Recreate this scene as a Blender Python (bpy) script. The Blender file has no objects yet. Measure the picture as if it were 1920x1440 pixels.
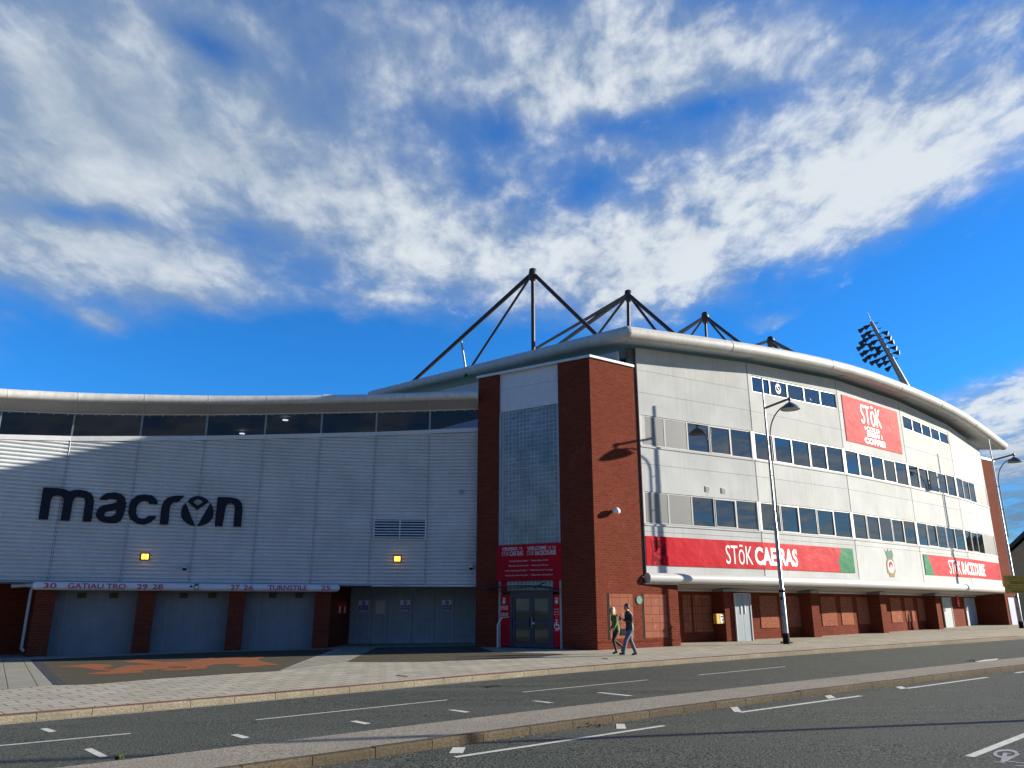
import bpy, bmesh, math, random
from mathutils import Vector, Matrix
from mathutils.geometry import tessellate_polygon
random.seed(7)
R = math.radians
S = bpy.context.scene
COL = S.collection

# ------------------------------------------------------------------ camera
FPX, CX, CY, HZ, CAMZ = 1442.0, 960.0, 720.0, 1141.0, 1.6
PITCH = math.atan((HZ - CY) / FPX)
cam_d = bpy.data.cameras.new('camera'); cam = bpy.data.objects.new('camera', cam_d); COL.objects.link(cam)
cam_d.sensor_width = 36.0; cam_d.lens = FPX / 1920.0 * 36.0
cam_d.clip_start = 0.05; cam_d.clip_end = 6000
cam.location = (0, 0, CAMZ); cam.rotation_euler = (R(90) + PITCH, 0, 0)
S.camera = cam

def ray(x, y):
    dx = (x - CX) / FPX; dz = -(y - CY) / FPX
    return Vector((dx, math.cos(PITCH) - dz * math.sin(PITCH), math.sin(PITCH) + dz * math.cos(PITCH)))
def gl(x, y, z=0.0):     # point on a level plane
    r = ray(x, y); t = (z - CAMZ) / r.z; return Vector((r.x * t, r.y * t, z))
SLP = 0.0125             # the street climbs gently to the right
def G(x, y): return SLP * (.72 * max(-60, min(90, x)) + .69 * max(-60, min(90, y)) - 24.8)
def gz(x, y, dz=0.0):    # point on the sloping ground
    r = ray(x, y); t = (CAMZ - dz + SLP * 24.8) / (SLP * (.72 * r.x + .69 * r.y) - r.z); return Vector((r.x * t, r.y * t, CAMZ + r.z * t))
def aty(x, y, Y):
    r = ray(x, y); t = Y / r.y; return Vector((r.x * t, Y, CAMZ + r.z * t))

# ------------------------------------------------------------------ light and sky
SUN_EL, SUN_AZ = R(16.4), R(10)      # azimuth measured from +X towards +Y
EXPO = 1.15
S.view_settings.view_transform = 'Standard'; S.view_settings.look = 'None'
S.view_settings.exposure = EXPO; S.view_settings.gamma = 1.0
S.view_settings.use_curve_mapping = False
sd = Vector((math.cos(SUN_EL) * math.cos(SUN_AZ), math.cos(SUN_EL) * math.sin(SUN_AZ), math.sin(SUN_EL)))
sl = bpy.data.lights.new('sun', 'SUN'); sl.energy = 5.0; sl.angle = R(0.53); sl.color = (1.0, 0.905, 0.77)
so = bpy.data.objects.new('sun', sl); COL.objects.link(so); so.rotation_euler = sd.to_track_quat('Z', 'Y').to_euler()

world = bpy.data.worlds.new('World'); S.world = world; world.use_nodes = True
wt = world.node_tree; wt.nodes.clear()
def wn(t, **k):
    n = wt.nodes.new(t)
    for a, b in k.items(): setattr(n, a, b)
    return n
def wm(op, a, b=None, c=None, clamp=False):
    n = wn('ShaderNodeMath', operation=op, use_clamp=clamp)
    for i, v in enumerate((a, b, c)):
        if v is None: continue
        if isinstance(v, (int, float)): n.inputs[i].default_value = v
        else: wt.links.new(v, n.inputs[i])
    return n.outputs[0]
def wvm(op, a, b):
    n = wn('ShaderNodeVectorMath', operation=op)
    for i, v in enumerate((a, b)):
        if isinstance(v, (tuple, list)): n.inputs[i].default_value = v
        else: wt.links.new(v, n.inputs[i])
    return n.outputs['Value'] if op == 'DOT_PRODUCT' else n.outputs[0]
def wss(v, lo, hi, a=0.0, b=1.0):
    n = wn('ShaderNodeMapRange', interpolation_type='SMOOTHSTEP')
    wt.links.new(v, n.inputs[0])
    for i, x in enumerate((lo, hi, a, b)): n.inputs[i + 1].default_value = x
    return n.outputs[0]
def wmix(f, a, b, blend='MIX'):
    n = wn('ShaderNodeMix', data_type='RGBA', blend_type=blend)
    if isinstance(f, (int, float)): n.inputs[0].default_value = f
    else: wt.links.new(f, n.inputs[0])
    for i, v in ((6, a), (7, b)):
        if isinstance(v, (tuple, list)): n.inputs[i].default_value = (*v, 1)
        else: wt.links.new(v, n.inputs[i])
    return n.outputs[2]
SKY = 0.10
sky = wn('ShaderNodeTexSky', sky_type='NISHITA'); sky.sun_disc = False
sky.sun_elevation = SUN_EL; sky.sun_rotation = math.pi / 2 - SUN_AZ
sky.altitude = 100; sky.air_density = 1.0; sky.dust_density = 0.05; sky.ozone_density = 3.0
tc = wn('ShaderNodeTexCoord'); sep = wn('ShaderNodeSeparateXYZ'); wt.links.new(tc.outputs['Generated'], sep.inputs[0])
X_, Y_, Z_ = sep.outputs
ay = wm('MAXIMUM', wm('ABSOLUTE', Y_), 0.02)
a_ = wm('DIVIDE', X_, ay); e_ = wm('DIVIDE', Z_, ay)
cmb = wn('ShaderNodeCombineXYZ'); wt.links.new(a_, cmb.inputs[0]); wt.links.new(e_, cmb.inputs[1]); cmb.inputs[2].default_value = 1
ae = cmb.outputs[0]
def aefun(x, y):
    r = ray(x, y); return r.x / r.y, r.z / r.y
def blob(px, py, rx, ry, rot, w):
    """soft elliptical cloud bank; centre and axes are turned into fixed directions of the sky"""
    c = aefun(px, py); ca, sa = math.cos(R(rot)), math.sin(R(rot)); cols = []
    for (ux, uy) in ((rx * ca, rx * sa), (-ry * sa, ry * ca)):
        q = aefun(px + ux * .2, py + uy * .2); cols.append(((q[0] - c[0]) * 5, (q[1] - c[1]) * 5))
    M = Matrix(((cols[0][0], cols[1][0]), (cols[0][1], cols[1][1]))).inverted()
    rows = [(M[i][0], M[i][1], -(M[i][0] * c[0] + M[i][1] * c[1])) for i in (0, 1)]
    u = wvm('DOT_PRODUCT', ae, rows[0]); v = wvm('DOT_PRODUCT', ae, rows[1])
    q = wm('MULTIPLY_ADD', u, u, wm('MULTIPLY', v, v))
    return wm('MULTIPLY', wm('POWER', 2.718, wm('MULTIPLY', q, -1.0)), w)
def total(L):
    acc = None
    for b in L:
        v = blob(*b); acc = v if acc is None else wm('ADD', acc, v)
    return acc
COVER = [(60, 230, 460, 320, 0, 1.25), (700, 400, 560, 120, 19, 1.0), (1640, 300, 470, 135, -20, 1.15),
         (760, 120, 420, 150, 10, .62), (1250, 90, 300, 130, 0, .5), (1700, 40, 400, 90, -12, .75),
         (120, 470, 380, 75, 8, .72), (420, 530, 200, 60, 15, .45), (190, 600, 70, 20, 20, .6),
         (1930, 770, 200, 95, -28, 1.0), (1990, 930, 330, 160, 0, 1.1),
         (960, 110, 1150, 260, 0, .38), (1230, 360, 260, 140, -15, .35), (1180, 500, 230, 80, 8, .42), (1440, 430, 240, 70, -12, .55), (1450, 606, 60, 17, -18, .62), (720, 555, 70, 10, 5, .35),
         (380, 85, 90, 32, 32, -.65), (350, 215, 45, 75, 15, -.35), (160, 405, 160, 32, 8, -1.1), (700, 700, 700, 100, 0, -.5),
         (1140, 240, 170, 30, 5, -.30), (1105, 335, 60, 90, 25, -.22), (1680, 560, 330, 85, -22, -.9), (1300, 205, 200, 22, -12, -.4),
         (930, 250, 90, 50, 20, -.3), (1180, 60, 60, 60, 0, -.2)]
cover = total(COVER)
front = wm('MULTIPLY', wss(Y_, -0.02, 0.12), wm('SUBTRACT', 1.0, wss(wm('ABSOLUTE', a_), .80, 1.15)))
back_cov = wss(Z_, .12, .34, 1.2, .15)
cover = wm('ADD', wm('MULTIPLY', cover, front), wm('MULTIPLY', wm('SUBTRACT', 1.0, front), back_cov))
zz = wm('MAXIMUM', wm('ADD', Z_, 0.10), 0.05)
pc = wn('ShaderNodeCombineXYZ'); wt.links.new(wm('DIVIDE', X_, zz), pc.inputs[0]); wt.links.new(wm('DIVIDE', Y_, zz), pc.inputs[1])
mp = wn('ShaderNodeMapping'); mp.inputs['Rotation'].default_value = (0, 0, R(12)); mp.inputs['Scale'].default_value = (1.45, 0.95, 1)
wt.links.new(pc.outputs[0], mp.inputs[0])
def wnoise(vec, scale, detail, rough, dist=0.0):
    n = wn('ShaderNodeTexNoise'); wt.links.new(vec, n.inputs['Vector'])
    n.inputs['Scale'].default_value = scale; n.inputs['Detail'].default_value = detail
    n.inputs['Roughness'].default_value = rough; n.inputs['Distortion'].default_value = dist
    return n.outputs[0]
n1 = wnoise(mp.outputs[0], 1.6, 10, .56, .15)
n2 = wnoise(mp.outputs[0], 8.5, 7, .58, .25)
n5 = wnoise(mp.outputs[0], 3.2, 6, .55, .3)
n3 = wnoise(mp.outputs[0], 0.9, 5, .5, .1)
nn = wm('ADD', wm('MULTIPLY', wm('SUBTRACT', n1, .5), 2.3), wm('MULTIPLY', wm('SUBTRACT', n2, .5), 2.2))
n4 = wnoise(mp.outputs[0], 22.0, 4, .6, .2); nn = wm('ADD', nn, wm('MULTIPLY', wm('SUBTRACT', n4, .5), .9))
lr = wss(a_, -.35, .25, .42, 1.0)
nn = wm('ADD', wm('MULTIPLY', wm('SUBTRACT', n1, .5), 3.1), wm('MULTIPLY', wm('ADD', wm('MULTIPLY', wm('SUBTRACT', n2, .5), 2.1), wm('MULTIPLY', wm('SUBTRACT', n4, .5), .8)), lr))
veil = wm('MULTIPLY', wss(wm('ADD', cover, wm('MULTIPLY', wm('SUBTRACT', n1, .5), 2.8)), .05, 1.15), .66)
puff = wss(wm('ADD', wm('MULTIPLY', cover, .9), nn), .34, 1.55)
dens = wm('SUBTRACT', 1.0, wm('MULTIPLY', wm('SUBTRACT', 1.0, veil), wm('SUBTRACT', 1.0, puff)))
grey = wm('ADD', total([(20, 230, 520, 300, 0, 1.0), (560, 330, 300, 200, 20, .22), (800, 60, 500, 160, 0, .20), (1990, 930, 330, 110, 0, 1.0), (150, 560, 380, 120, 0, .3)]), wm('ADD', wm('MULTIPLY', wm('SUBTRACT', n3, .5), .9), wm('MULTIPLY', wm('SUBTRACT', 1.0, front), .12)))
bright = wss(wm('ADD', wm('SUBTRACT', wm('MULTIPLY', puff, 1.15), grey), wm('ADD', wm('MULTIPLY', wm('SUBTRACT', n2, .5), 1.3), wm('MULTIPLY', wm('SUBTRACT', n5, .5), 2.0))), -.45, 1.35)
ccol = wmix(bright, (.28, .38, .52), (.80, .85, .885))
ccol = wmix(wm('MULTIPLY', total([(1960, 965, 300, 90, 0, .85)]), front), ccol, (.12, .16, .22))
CLOUD_GAIN = 1.0 / (SKY * 2 ** EXPO)
cg = wmix(1.0, ccol, (CLOUD_GAIN * .97,) * 3, 'MULTIPLY')
skyt = wmix(1.0, sky.outputs[0], (0.13, 0.56, 1.0), 'MULTIPLY')
fin = wmix(wm('MULTIPLY', dens, .95), skyt, cg)
rear = wmix(front, (.70, .73, .76), (1, 1, 1)); fin = wmix(1.0, fin, rear, 'MULTIPLY')
bgn = wn('ShaderNodeBackground'); bgn.inputs[1].default_value = SKY
wt.links.new(fin, bgn.inputs[0])
wo = wn('ShaderNodeOutputWorld'); wt.links.new(bgn.outputs[0], wo.inputs[0])
S.cycles.max_bounces = 6; S.cycles.transparent_max_bounces = 12

# ------------------------------------------------------------------ materials
MATS = {}
def newmat(name):
    m = bpy.data.materials.new(name); m.use_nodes = True
    return m, m.node_tree, m.node_tree.nodes['Principled BSDF']
def N(t, ty, **k):
    n = t.nodes.new(ty)
    for a, b in k.items(): setattr(n, a, b)
    return n
def mixc(t, f, a, b, blend='MIX'):
    n = N(t, 'ShaderNodeMix', data_type='RGBA', blend_type=blend)
    if isinstance(f, (int, float)): n.inputs[0].default_value = f
    else: t.links.new(f, n.inputs[0])
    for i, v in ((6, a), (7, b)):
        if isinstance(v, (tuple, list)): n.inputs[i].default_value = (*v[:3], 1)
        else: t.links.new(v, n.inputs[i])
    return n.outputs[2]
def noise(t, vec, scale, detail=4, rough=.5):
    n = N(t, 'ShaderNodeTexNoise'); n.inputs['Scale'].default_value = scale
    n.inputs['Detail'].default_value = detail; n.inputs['Roughness'].default_value = rough
    if vec is not None: t.links.new(vec, n.inputs['Vector'])
    return n.outputs[0]
def rng(t, v, a, b, c=0.0, d=1.0):
    n = N(t, 'ShaderNodeMapRange'); t.links.new(v, n.inputs[0])
    for i, x in enumerate((a, b, c, d)): n.inputs[i + 1].default_value = x
    return n.outputs[0]
def mapping(t, vec, scale=(1, 1, 1), rot=(0, 0, 0)):
    n = N(t, 'ShaderNodeMapping'); t.links.new(vec, n.inputs[0]); n.inputs['Scale'].default_value = scale; n.inputs['Rotation'].default_value = rot
    return n.outputs[0]
def bump(t, p, h, strength, dist=0.02):
    n = N(t, 'ShaderNodeBump'); n.inputs['Strength'].default_value = strength; n.inputs['Distance'].default_value = dist
    t.links.new(h, n.inputs['Height']); t.links.new(n.outputs[0], p.inputs['Normal'])
def mat(name, col, rough=.5, metal=0.0, var=.12, vs=3.0, streak=0.0, bmp=0.0, spec=.5, dirt=None, emit=0.0, ecol=None):
    """painted/solid surface with cloudy variation and optional vertical streaks"""
    if name in MATS: return MATS[name]
    m, t, p = newmat(name)
    g = N(t, 'ShaderNodeNewGeometry').outputs['Position']
    n = noise(t, g, vs, 6, .6)
    dk = tuple(c * (1 - var * 2) for c in col); lt = tuple(min(1, c * (1 + var)) for c in col)
    c = mixc(t, rng(t, n, .3, .7), dk, lt)
    if streak:
        sn = noise(t, mapping(t, g, (7, 7, .35)), 1.0, 5, .6)
        c = mixc(t, rng(t, sn, .5, .8, 0, streak), c, dirt or tuple(x * .55 for x in col))
    t.links.new(c, p.inputs['Base Color'])
    p.inputs['Roughness'].default_value = rough; p.inputs['Metallic'].default_value = metal
    p.inputs['Specular IOR Level'].default_value = spec
    if bmp: bump(t, p, noise(t, g, 45, 5, .6), bmp)
    if emit:
        p.inputs['Emission Color'].default_value = (*(ecol or col), 1); p.inputs['Emission Strength'].default_value = emit
    MATS[name] = m; return m
def brickmat(name, c1, c2, mortar, bw=.225, bh=.075, ms=.010, var=.35, bstr=.4, offset=.5, grime=.25):
    m, t, p = newmat(name)
    uv = N(t, 'ShaderNodeUVMap').outputs[0]
    g = N(t, 'ShaderNodeNewGeometry').outputs['Position']
    b = N(t, 'ShaderNodeTexBrick', offset=offset); t.links.new(uv, b.inputs['Vector'])
    b.inputs['Color1'].default_value = (*c1, 1); b.inputs['Color2'].default_value = (*c2, 1); b.inputs['Mortar'].default_value = (*mortar, 1)
    b.inputs['Scale'].default_value = 1; b.inputs['Brick Width'].default_value = bw; b.inputs['Row Height'].default_value = bh
    b.inputs['Mortar Size'].default_value = ms; b.inputs['Mortar Smooth'].default_value = .3
    c = mixc(t, rng(t, noise(t, g, .8, 7, .65), .35, .7, 0, grime), b.outputs[0], tuple(x * .45 for x in c1))
    ef = rng(t, noise(t, mapping(t, g, (3, 3, 1.2)), 1.7, 8, .7), .60, .74, 0, var * 3)
    c = mixc(t, ef, c, (.42, .33, .28))
    t.links.new(c, p.inputs['Base Color']); p.inputs['Roughness'].default_value = .95; p.inputs['Specular IOR Level'].default_value = .08
    inv = N(t, 'ShaderNodeMath', operation='SUBTRACT'); inv.inputs[0].default_value = 1; t.links.new(b.outputs['Fac'], inv.inputs[1])
    bump(t, p, inv.outputs[0], bstr, .01)
    MATS[name] = m; return m
brickmat('red_brick', (.160, .034, .019), (.118, .024, .013), (.155, .062, .038), bw=.30, bh=.10, ms=.011, var=.05)
brickmat('terracotta_blocks', (.29, .110, .068), (.25, .09, .055), (.10, .038, .026), bw=.45, bh=.34, ms=.012, offset=0, var=.3, grime=.15)
brickmat('terracotta_brick', (.34, .120, .070), (.26, .09, .055), (.14, .07, .05), var=.25, grime=.15)
mat('white_cladding', (.515, .540, .525), .8, var=.07, vs=.5, streak=.55, dirt=(.38, .39, .35), spec=.04)
mat('cladding_backing', (.10, .105, .10), .8)
mat('roof_white', (.50, .505, .475), .5, var=.07, vs=1.2, streak=.55, dirt=(.30, .28, .23), bmp=.03, spec=.35)
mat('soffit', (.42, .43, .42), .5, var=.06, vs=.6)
mat('corrugated', (.55, .59, .605), .5, metal=.0, var=.07, vs=.6, streak=.40, dirt=(.40, .42, .42), spec=.3)
mat('flashing', (.54, .57, .59), .4, var=.05)
mat('wing_tube', (.58, .59, .56), .5, var=.09, streak=.5, dirt=(.36, .34, .29), bmp=.03)
mat('grey_panel', (.175, .185, .175), .35, var=.03)
mat('frame_grey', (.45, .455, .44), .4, var=.03)
mat('frame_white', (.50, .505, .48), .4, var=.03)
mat('dark_steel', (.035, .026, .022), .55, var=.2, vs=6)
mat('rust_steel', (.075, .045, .032), .6, var=.3, vs=8)
mat('galvanised', (.30, .31, .31), .38, metal=.55, var=.12, vs=4)
mat('lamp_steel', (.10, .105, .11), .38, metal=.4, var=.1, vs=5)
mat('lamp_shade', (.11, .125, .135), .42, metal=.3, var=.08)
mat('door_grey', (.185, .21, .24), .6, var=.08, vs=1.5, streak=.45, dirt=(.12, .13, .14))
mat('steel_door', (.25, .31, .34), .45, var=.05, vs=1.5)
mat('gate_blue', (.24, .31, .40), .5, var=.08, vs=1.5, streak=.3)
mat('navy', (.012, .018, .055), .35, var=.05)
mat('logo_navy', (.005, .009, .019), .5, var=.05, spec=.2)
mat('pipe_grey', (.33, .37, .41), .45, var=.08)
mat('board_red', (.38, .009, .020), .6, var=.03, vs=1.2, spec=.06)
mat('dark_red', (.17, .006, .014), .6, var=.05, spec=.06)
mat('text_red', (.42, .03, .06), .5, var=.05)
mat('text_white', (.80, .79, .76), .5, var=.02)
mat('text_dull', (.45, .42, .45), .5, var=.02)
mat('sign_blue', (.02, .045, .42), .4, var=.03)
mat('sign_white', (.62, .64, .68), .4, var=.03)
mat('paper', (.45, .47, .48), .6, var=.06, vs=12)
mat('black', (.012, .012, .013), .7, var=.1, spec=.1)
mat('gold', (.22, .15, .03), .8, var=.15, vs=20)
mat('yellow_sign', (.42, .29, .03), .5, var=.08)
mat('yellow_box', (.60, .42, .05), .5, var=.06)
mat('verdigris', (.10, .25, .19), .6, var=.15, vs=9)
mat('crest_green', (.03, .15, .09), .8, var=.15, vs=20)
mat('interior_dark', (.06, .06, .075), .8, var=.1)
mat('interior_ceiling', (.22, .22, .25), .8, var=.15, vs=.5)
mat('house_wall', (.36, .29, .19), .85, var=.08, vs=2)
mat('slate', (.035, .038, .045), .7, var=.2, vs=3)
mat('lens_white', (.75, .77, .80), .2, var=.02)
mat('amber_lamp', (1.0, .52, .06), .4, var=0, emit=2.4, ecol=(1.0, .42, .03))
mat('ceiling_lamp', (1, .9, .7), .4, var=0, emit=1.0, ecol=(1.0, .92, .75))
mat('road_paint', (.60, .585, .50), .6, var=.12, vs=9, bmp=.1)
mat('road_paint_worn', (.34, .34, .33), .6, var=.2, vs=6, bmp=.1)
mat('paver_dark', (.075, .070, .058), .85, var=.12, vs=5)
mat('skin', (.42, .24, .17), .5, var=.05)
mat('blonde_hair', (.62, .50, .26), .5, var=.2, vs=30)
mat('dark_hair', (.03, .02, .015), .6, var=.1)
mat('green_jacket', (.060, .125, .022), .75, var=.2, vs=14)
mat('black_cloth', (.014, .014, .018), .75, var=.2, vs=14)
mat('black_jacket', (.016, .017, .020), .42, var=.2, vs=9)
mat('grey_trousers', (.10, .12, .16), .8, var=.15, vs=12)
mat('shoe', (.02, .02, .02), .5); mat('sole', (.5, .5, .5), .6)
mat('leaf_green', (.075, .12, .025), .7, var=.3, vs=25)
mat('dead_leaf', (.14, .07, .03), .8, var=.3, vs=40)
mat('litter_white', (.55, .55, .52), .7, var=.1)

def glass_dark(name, col, rough, ior=1.55, coat=0.0):
    m, t, p = newmat(name)
    g = N(t, 'ShaderNodeNewGeometry').outputs['Position']
    p.inputs['Base Color'].default_value = (*col, 1); p.inputs['Roughness'].default_value = rough
    p.inputs['IOR'].default_value = ior; p.inputs['Coat Weight'].default_value = coat; p.inputs['Coat Roughness'].default_value = .01; p.inputs['Coat IOR'].default_value = 1.7
    bump(t, p, noise(t, g, .9, 2, .4), .12, .02)
    MATS[name] = m
glass_dark('window_glass', (.012, .016, .018), .015, 2.4)
glass_dark('door_glass', (.06, .065, .05), .03, 1.5)
def vinyl(name, col, rough, spec, wave):
    m, t, p = newmat(name); g = N(t, 'ShaderNodeNewGeometry').outputs['Position']
    p.inputs['Base Color'].default_value = (*col, 1); p.inputs['Roughness'].default_value = rough; p.inputs['Specular IOR Level'].default_value = spec
    bump(t, p, noise(t, g, .8, 3, .5), wave, .12); MATS[name] = m
vinyl('coffee_sheet', (.46, .010, .022), .60, .05, .9); vinyl('sign_red', (.50, .008, .020), .45, .06, .4); vinyl('sign_green', (.012, .18, .07), .30, .2, .35)
def see_through(name, tint, mixf):
    m, t, p = newmat(name)
    tr = N(t, 'ShaderNodeBsdfTransparent'); tr.inputs[0].default_value = (*tint, 1)
    gl = N(t, 'ShaderNodeBsdfGlossy'); gl.inputs['Roughness'].default_value = .03
    fr = N(t, 'ShaderNodeFresnel'); fr.inputs[0].default_value = 1.45
    mx = N(t, 'ShaderNodeMixShader'); t.links.new(fr.outputs[0], mx.inputs[0]); t.links.new(tr.outputs[0], mx.inputs[1]); t.links.new(gl.outputs[0], mx.inputs[2])
    t.links.new(mx.outputs[0], t.nodes['Material Output'].inputs[0]); MATS[name] = m
see_through('tinted_glass', (.58, .63, .70), .1)
mat('canopy_glass', (.02, .03, .07), .35, var=0, spec=.3)

def glassblock():
    m, t, p = newmat('glass_blocks')
    uv = N(t, 'ShaderNodeUVMap').outputs[0]
    g = N(t, 'ShaderNodeNewGeometry').outputs['Position']
    b = N(t, 'ShaderNodeTexBrick', offset=0.0); t.links.new(uv, b.inputs['Vector'])
    b.inputs['Scale'].default_value = 1; b.inputs['Brick Width'].default_value = .2; b.inputs['Row Height'].default_value = .2
    b.inputs['Mortar Size'].default_value = .014; b.inputs['Mortar Smooth'].default_value = .4
    b.inputs['Color1'].default_value = (.19, .27, .30, 1); b.inputs['Color2'].default_value = (.11, .17, .20, 1); b.inputs['Mortar'].default_value = (.52, .60, .60, 1)
    c = mixc(t, rng(t, noise(t, g, 1.1, 3, .6), .35, .65, 0, .5), b.outputs[0], (.06, .10, .11))
    t.links.new(c, p.inputs['Base Color']); p.inputs['Roughness'].default_value = .12
    w = N(t, 'ShaderNodeTexWave'); w.inputs['Scale'].default_value = 5; t.links.new(uv, w.inputs[0])
    bump(t, p, b.outputs['Fac'], .6, .02)
    MATS['glass_blocks'] = m
glassblock()

def asphalt():
    m, t, p = newmat('asphalt')
    g = N(t, 'ShaderNodeNewGeometry').outputs['Position']
    fine = noise(t, g, 30, 2, .6); mid = noise(t, g, 1.1, 6, .6)
    wear = noise(t, mapping(t, g, (.09, 1.0, 1), (0, 0, R(-42))), 1.3, 5, .6)
    c = mixc(t, rng(t, fine, .40, .60), (.012, .015, .011), (.128, .138, .108))
    c = mixc(t, rng(t, wear, .40, .62, 0, .6), c, (.098, .102, .085))
    c = mixc(t, rng(t, mid, .55, .8, 0, .35), c, (.03, .033, .032))
    crk = noise(t, mapping(t, g, (.35, .35, 1)), 1.5, 10, .75)
    c = mixc(t, rng(t, crk, .62, .66, 0, .35), c, (.028, .030, .028))
    v = N(t, 'ShaderNodeTexVoronoi'); v.inputs['Scale'].default_value = 32; t.links.new(g, v.inputs['Vector'])
    spk = rng(t, v.outputs['Distance'], .05, .20, .8, 0)
    pick = noise(t, g, 21, 2, .5)
    sp = N(t, 'ShaderNodeMath', operation='MULTIPLY'); t.links.new(spk, sp.inputs[0]); t.links.new(rng(t, pick, .52, .6), sp.inputs[1])
    c = mixc(t, sp.outputs[0], c, (.24, .235, .21))
    t.links.new(c, p.inputs['Base Color'])
    t.links.new(rng(t, wear, .3, .7, .60, .85), p.inputs['Roughness']); p.inputs['Specular IOR Level'].default_value = .15
    bump(t, p, noise(t, g, 34, 2, .7), .8, .02)
    MATS['asphalt'] = m
asphalt()
def paving(name, c1, c2, mortar, bw, bh, ms, rot, offset=.5, stain=.5, agg=0.0):
    m, t, p = newmat(name)
    g = N(t, 'ShaderNodeNewGeometry').outputs['Position']
    v = mapping(t, g, (1, 1, 1), (0, 0, R(rot)))
    b = N(t, 'ShaderNodeTexBrick', offset=offset); t.links.new(v, b.inputs['Vector'])
    b.inputs['Color1'].default_value = (*c1, 1); b.inputs['Color2'].default_value = (*c2, 1); b.inputs['Mortar'].default_value = (*mortar, 1)
    b.inputs['Scale'].default_value = 1; b.inputs['Brick Width'].default_value = bw; b.inputs['Row Height'].default_value = bh
    b.inputs['Mortar Size'].default_value = ms; b.inputs['Mortar Smooth'].default_value = .2
    c = mixc(t, rng(t, noise(t, g, .7, 8, .65), .4, .75, 0, stain), b.outputs[0], tuple(x * .5 for x in c1))
    c = mixc(t, rng(t, noise(t, g, 34, 2, .6), .42, .60, 0, .40 + agg), c, tuple(x * .38 for x in c1))
    c = mixc(t, rng(t, noise(t, g, 9, 4, .7), .68, .8, 0, .4), c, tuple(min(1, x * 1.5) for x in c1))
    t.links.new(c, p.inputs['Base Color']); p.inputs['Roughness'].default_value = .95; p.inputs['Specular IOR Level'].default_value = .08
    inv = N(t, 'ShaderNodeMath', operation='SUBTRACT'); inv.inputs[0].default_value = 1; t.links.new(b.outputs['Fac'], inv.inputs[1])
    mix = N(t, 'ShaderNodeMath', operation='ADD'); t.links.new(inv.outputs[0], mix.inputs[0])
    sc = N(t, 'ShaderNodeMath', operation='MULTIPLY'); sc.inputs[1].default_value = .5; t.links.new(noise(t, g, 60, 4, .7), sc.inputs[0]); t.links.new(sc.outputs[0], mix.inputs[1])
    bump(t, p, mix.outputs[0], .5, .012)
    MATS[name] = m
KROT = -43
paving('pavement_slabs', (.50, .465, .36), (.40, .375, .29), (.08, .07, .05), .6, .45, .017, KROT)
paving('light_band', (.33, .325, .26), (.30, .295, .24), (.10, .09, .07), 6.0, .62, .016, 57, .5, .35)
paving('mosaic_brown', (.115, .105, .072), (.095, .088, .062), (.08, .07, .055), .2, .1, .006, 12, .5, .35)
paving('mosaic_orange', (.34, .125, .062), (.27, .105, .052), (.24, .10, .05), .2, .1, .006, 12, .5, .2)
paving('mosaic_red', (.17, .072, .050), (.14, .060, .045), (.09, .05, .04), .2, .1, .006, 12, .5, .2)
paving('mosaic_slate', (.085, .09, .098), (.07, .075, .085), (.05, .05, .05), .2, .1, .006, 12, .5, .3)
paving('paver_tiles', (.125, .11, .08), (.10, .09, .066), (.06, .05, .04), .2, .2, .012, 10, 0, .3)
paving('red_line', (.30, .105, .075), (.24, .085, .06), (.13, .06, .045), .2, .1, .006, KROT, .5, .4)
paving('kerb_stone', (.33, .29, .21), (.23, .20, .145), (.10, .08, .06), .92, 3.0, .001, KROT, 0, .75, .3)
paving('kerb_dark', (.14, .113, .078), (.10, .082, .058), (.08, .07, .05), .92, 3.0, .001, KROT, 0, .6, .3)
paving('median_aggregate', (.37, .335, .26), (.34, .305, .24), (.22, .20, .16), 30, 30, .0, KROT, 0, .45, .45)
paving('ground_far', (.10, .11, .07), (.09, .10, .06), (.09, .10, .06), 60, 60, .0, 0, 0, .4)

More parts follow.
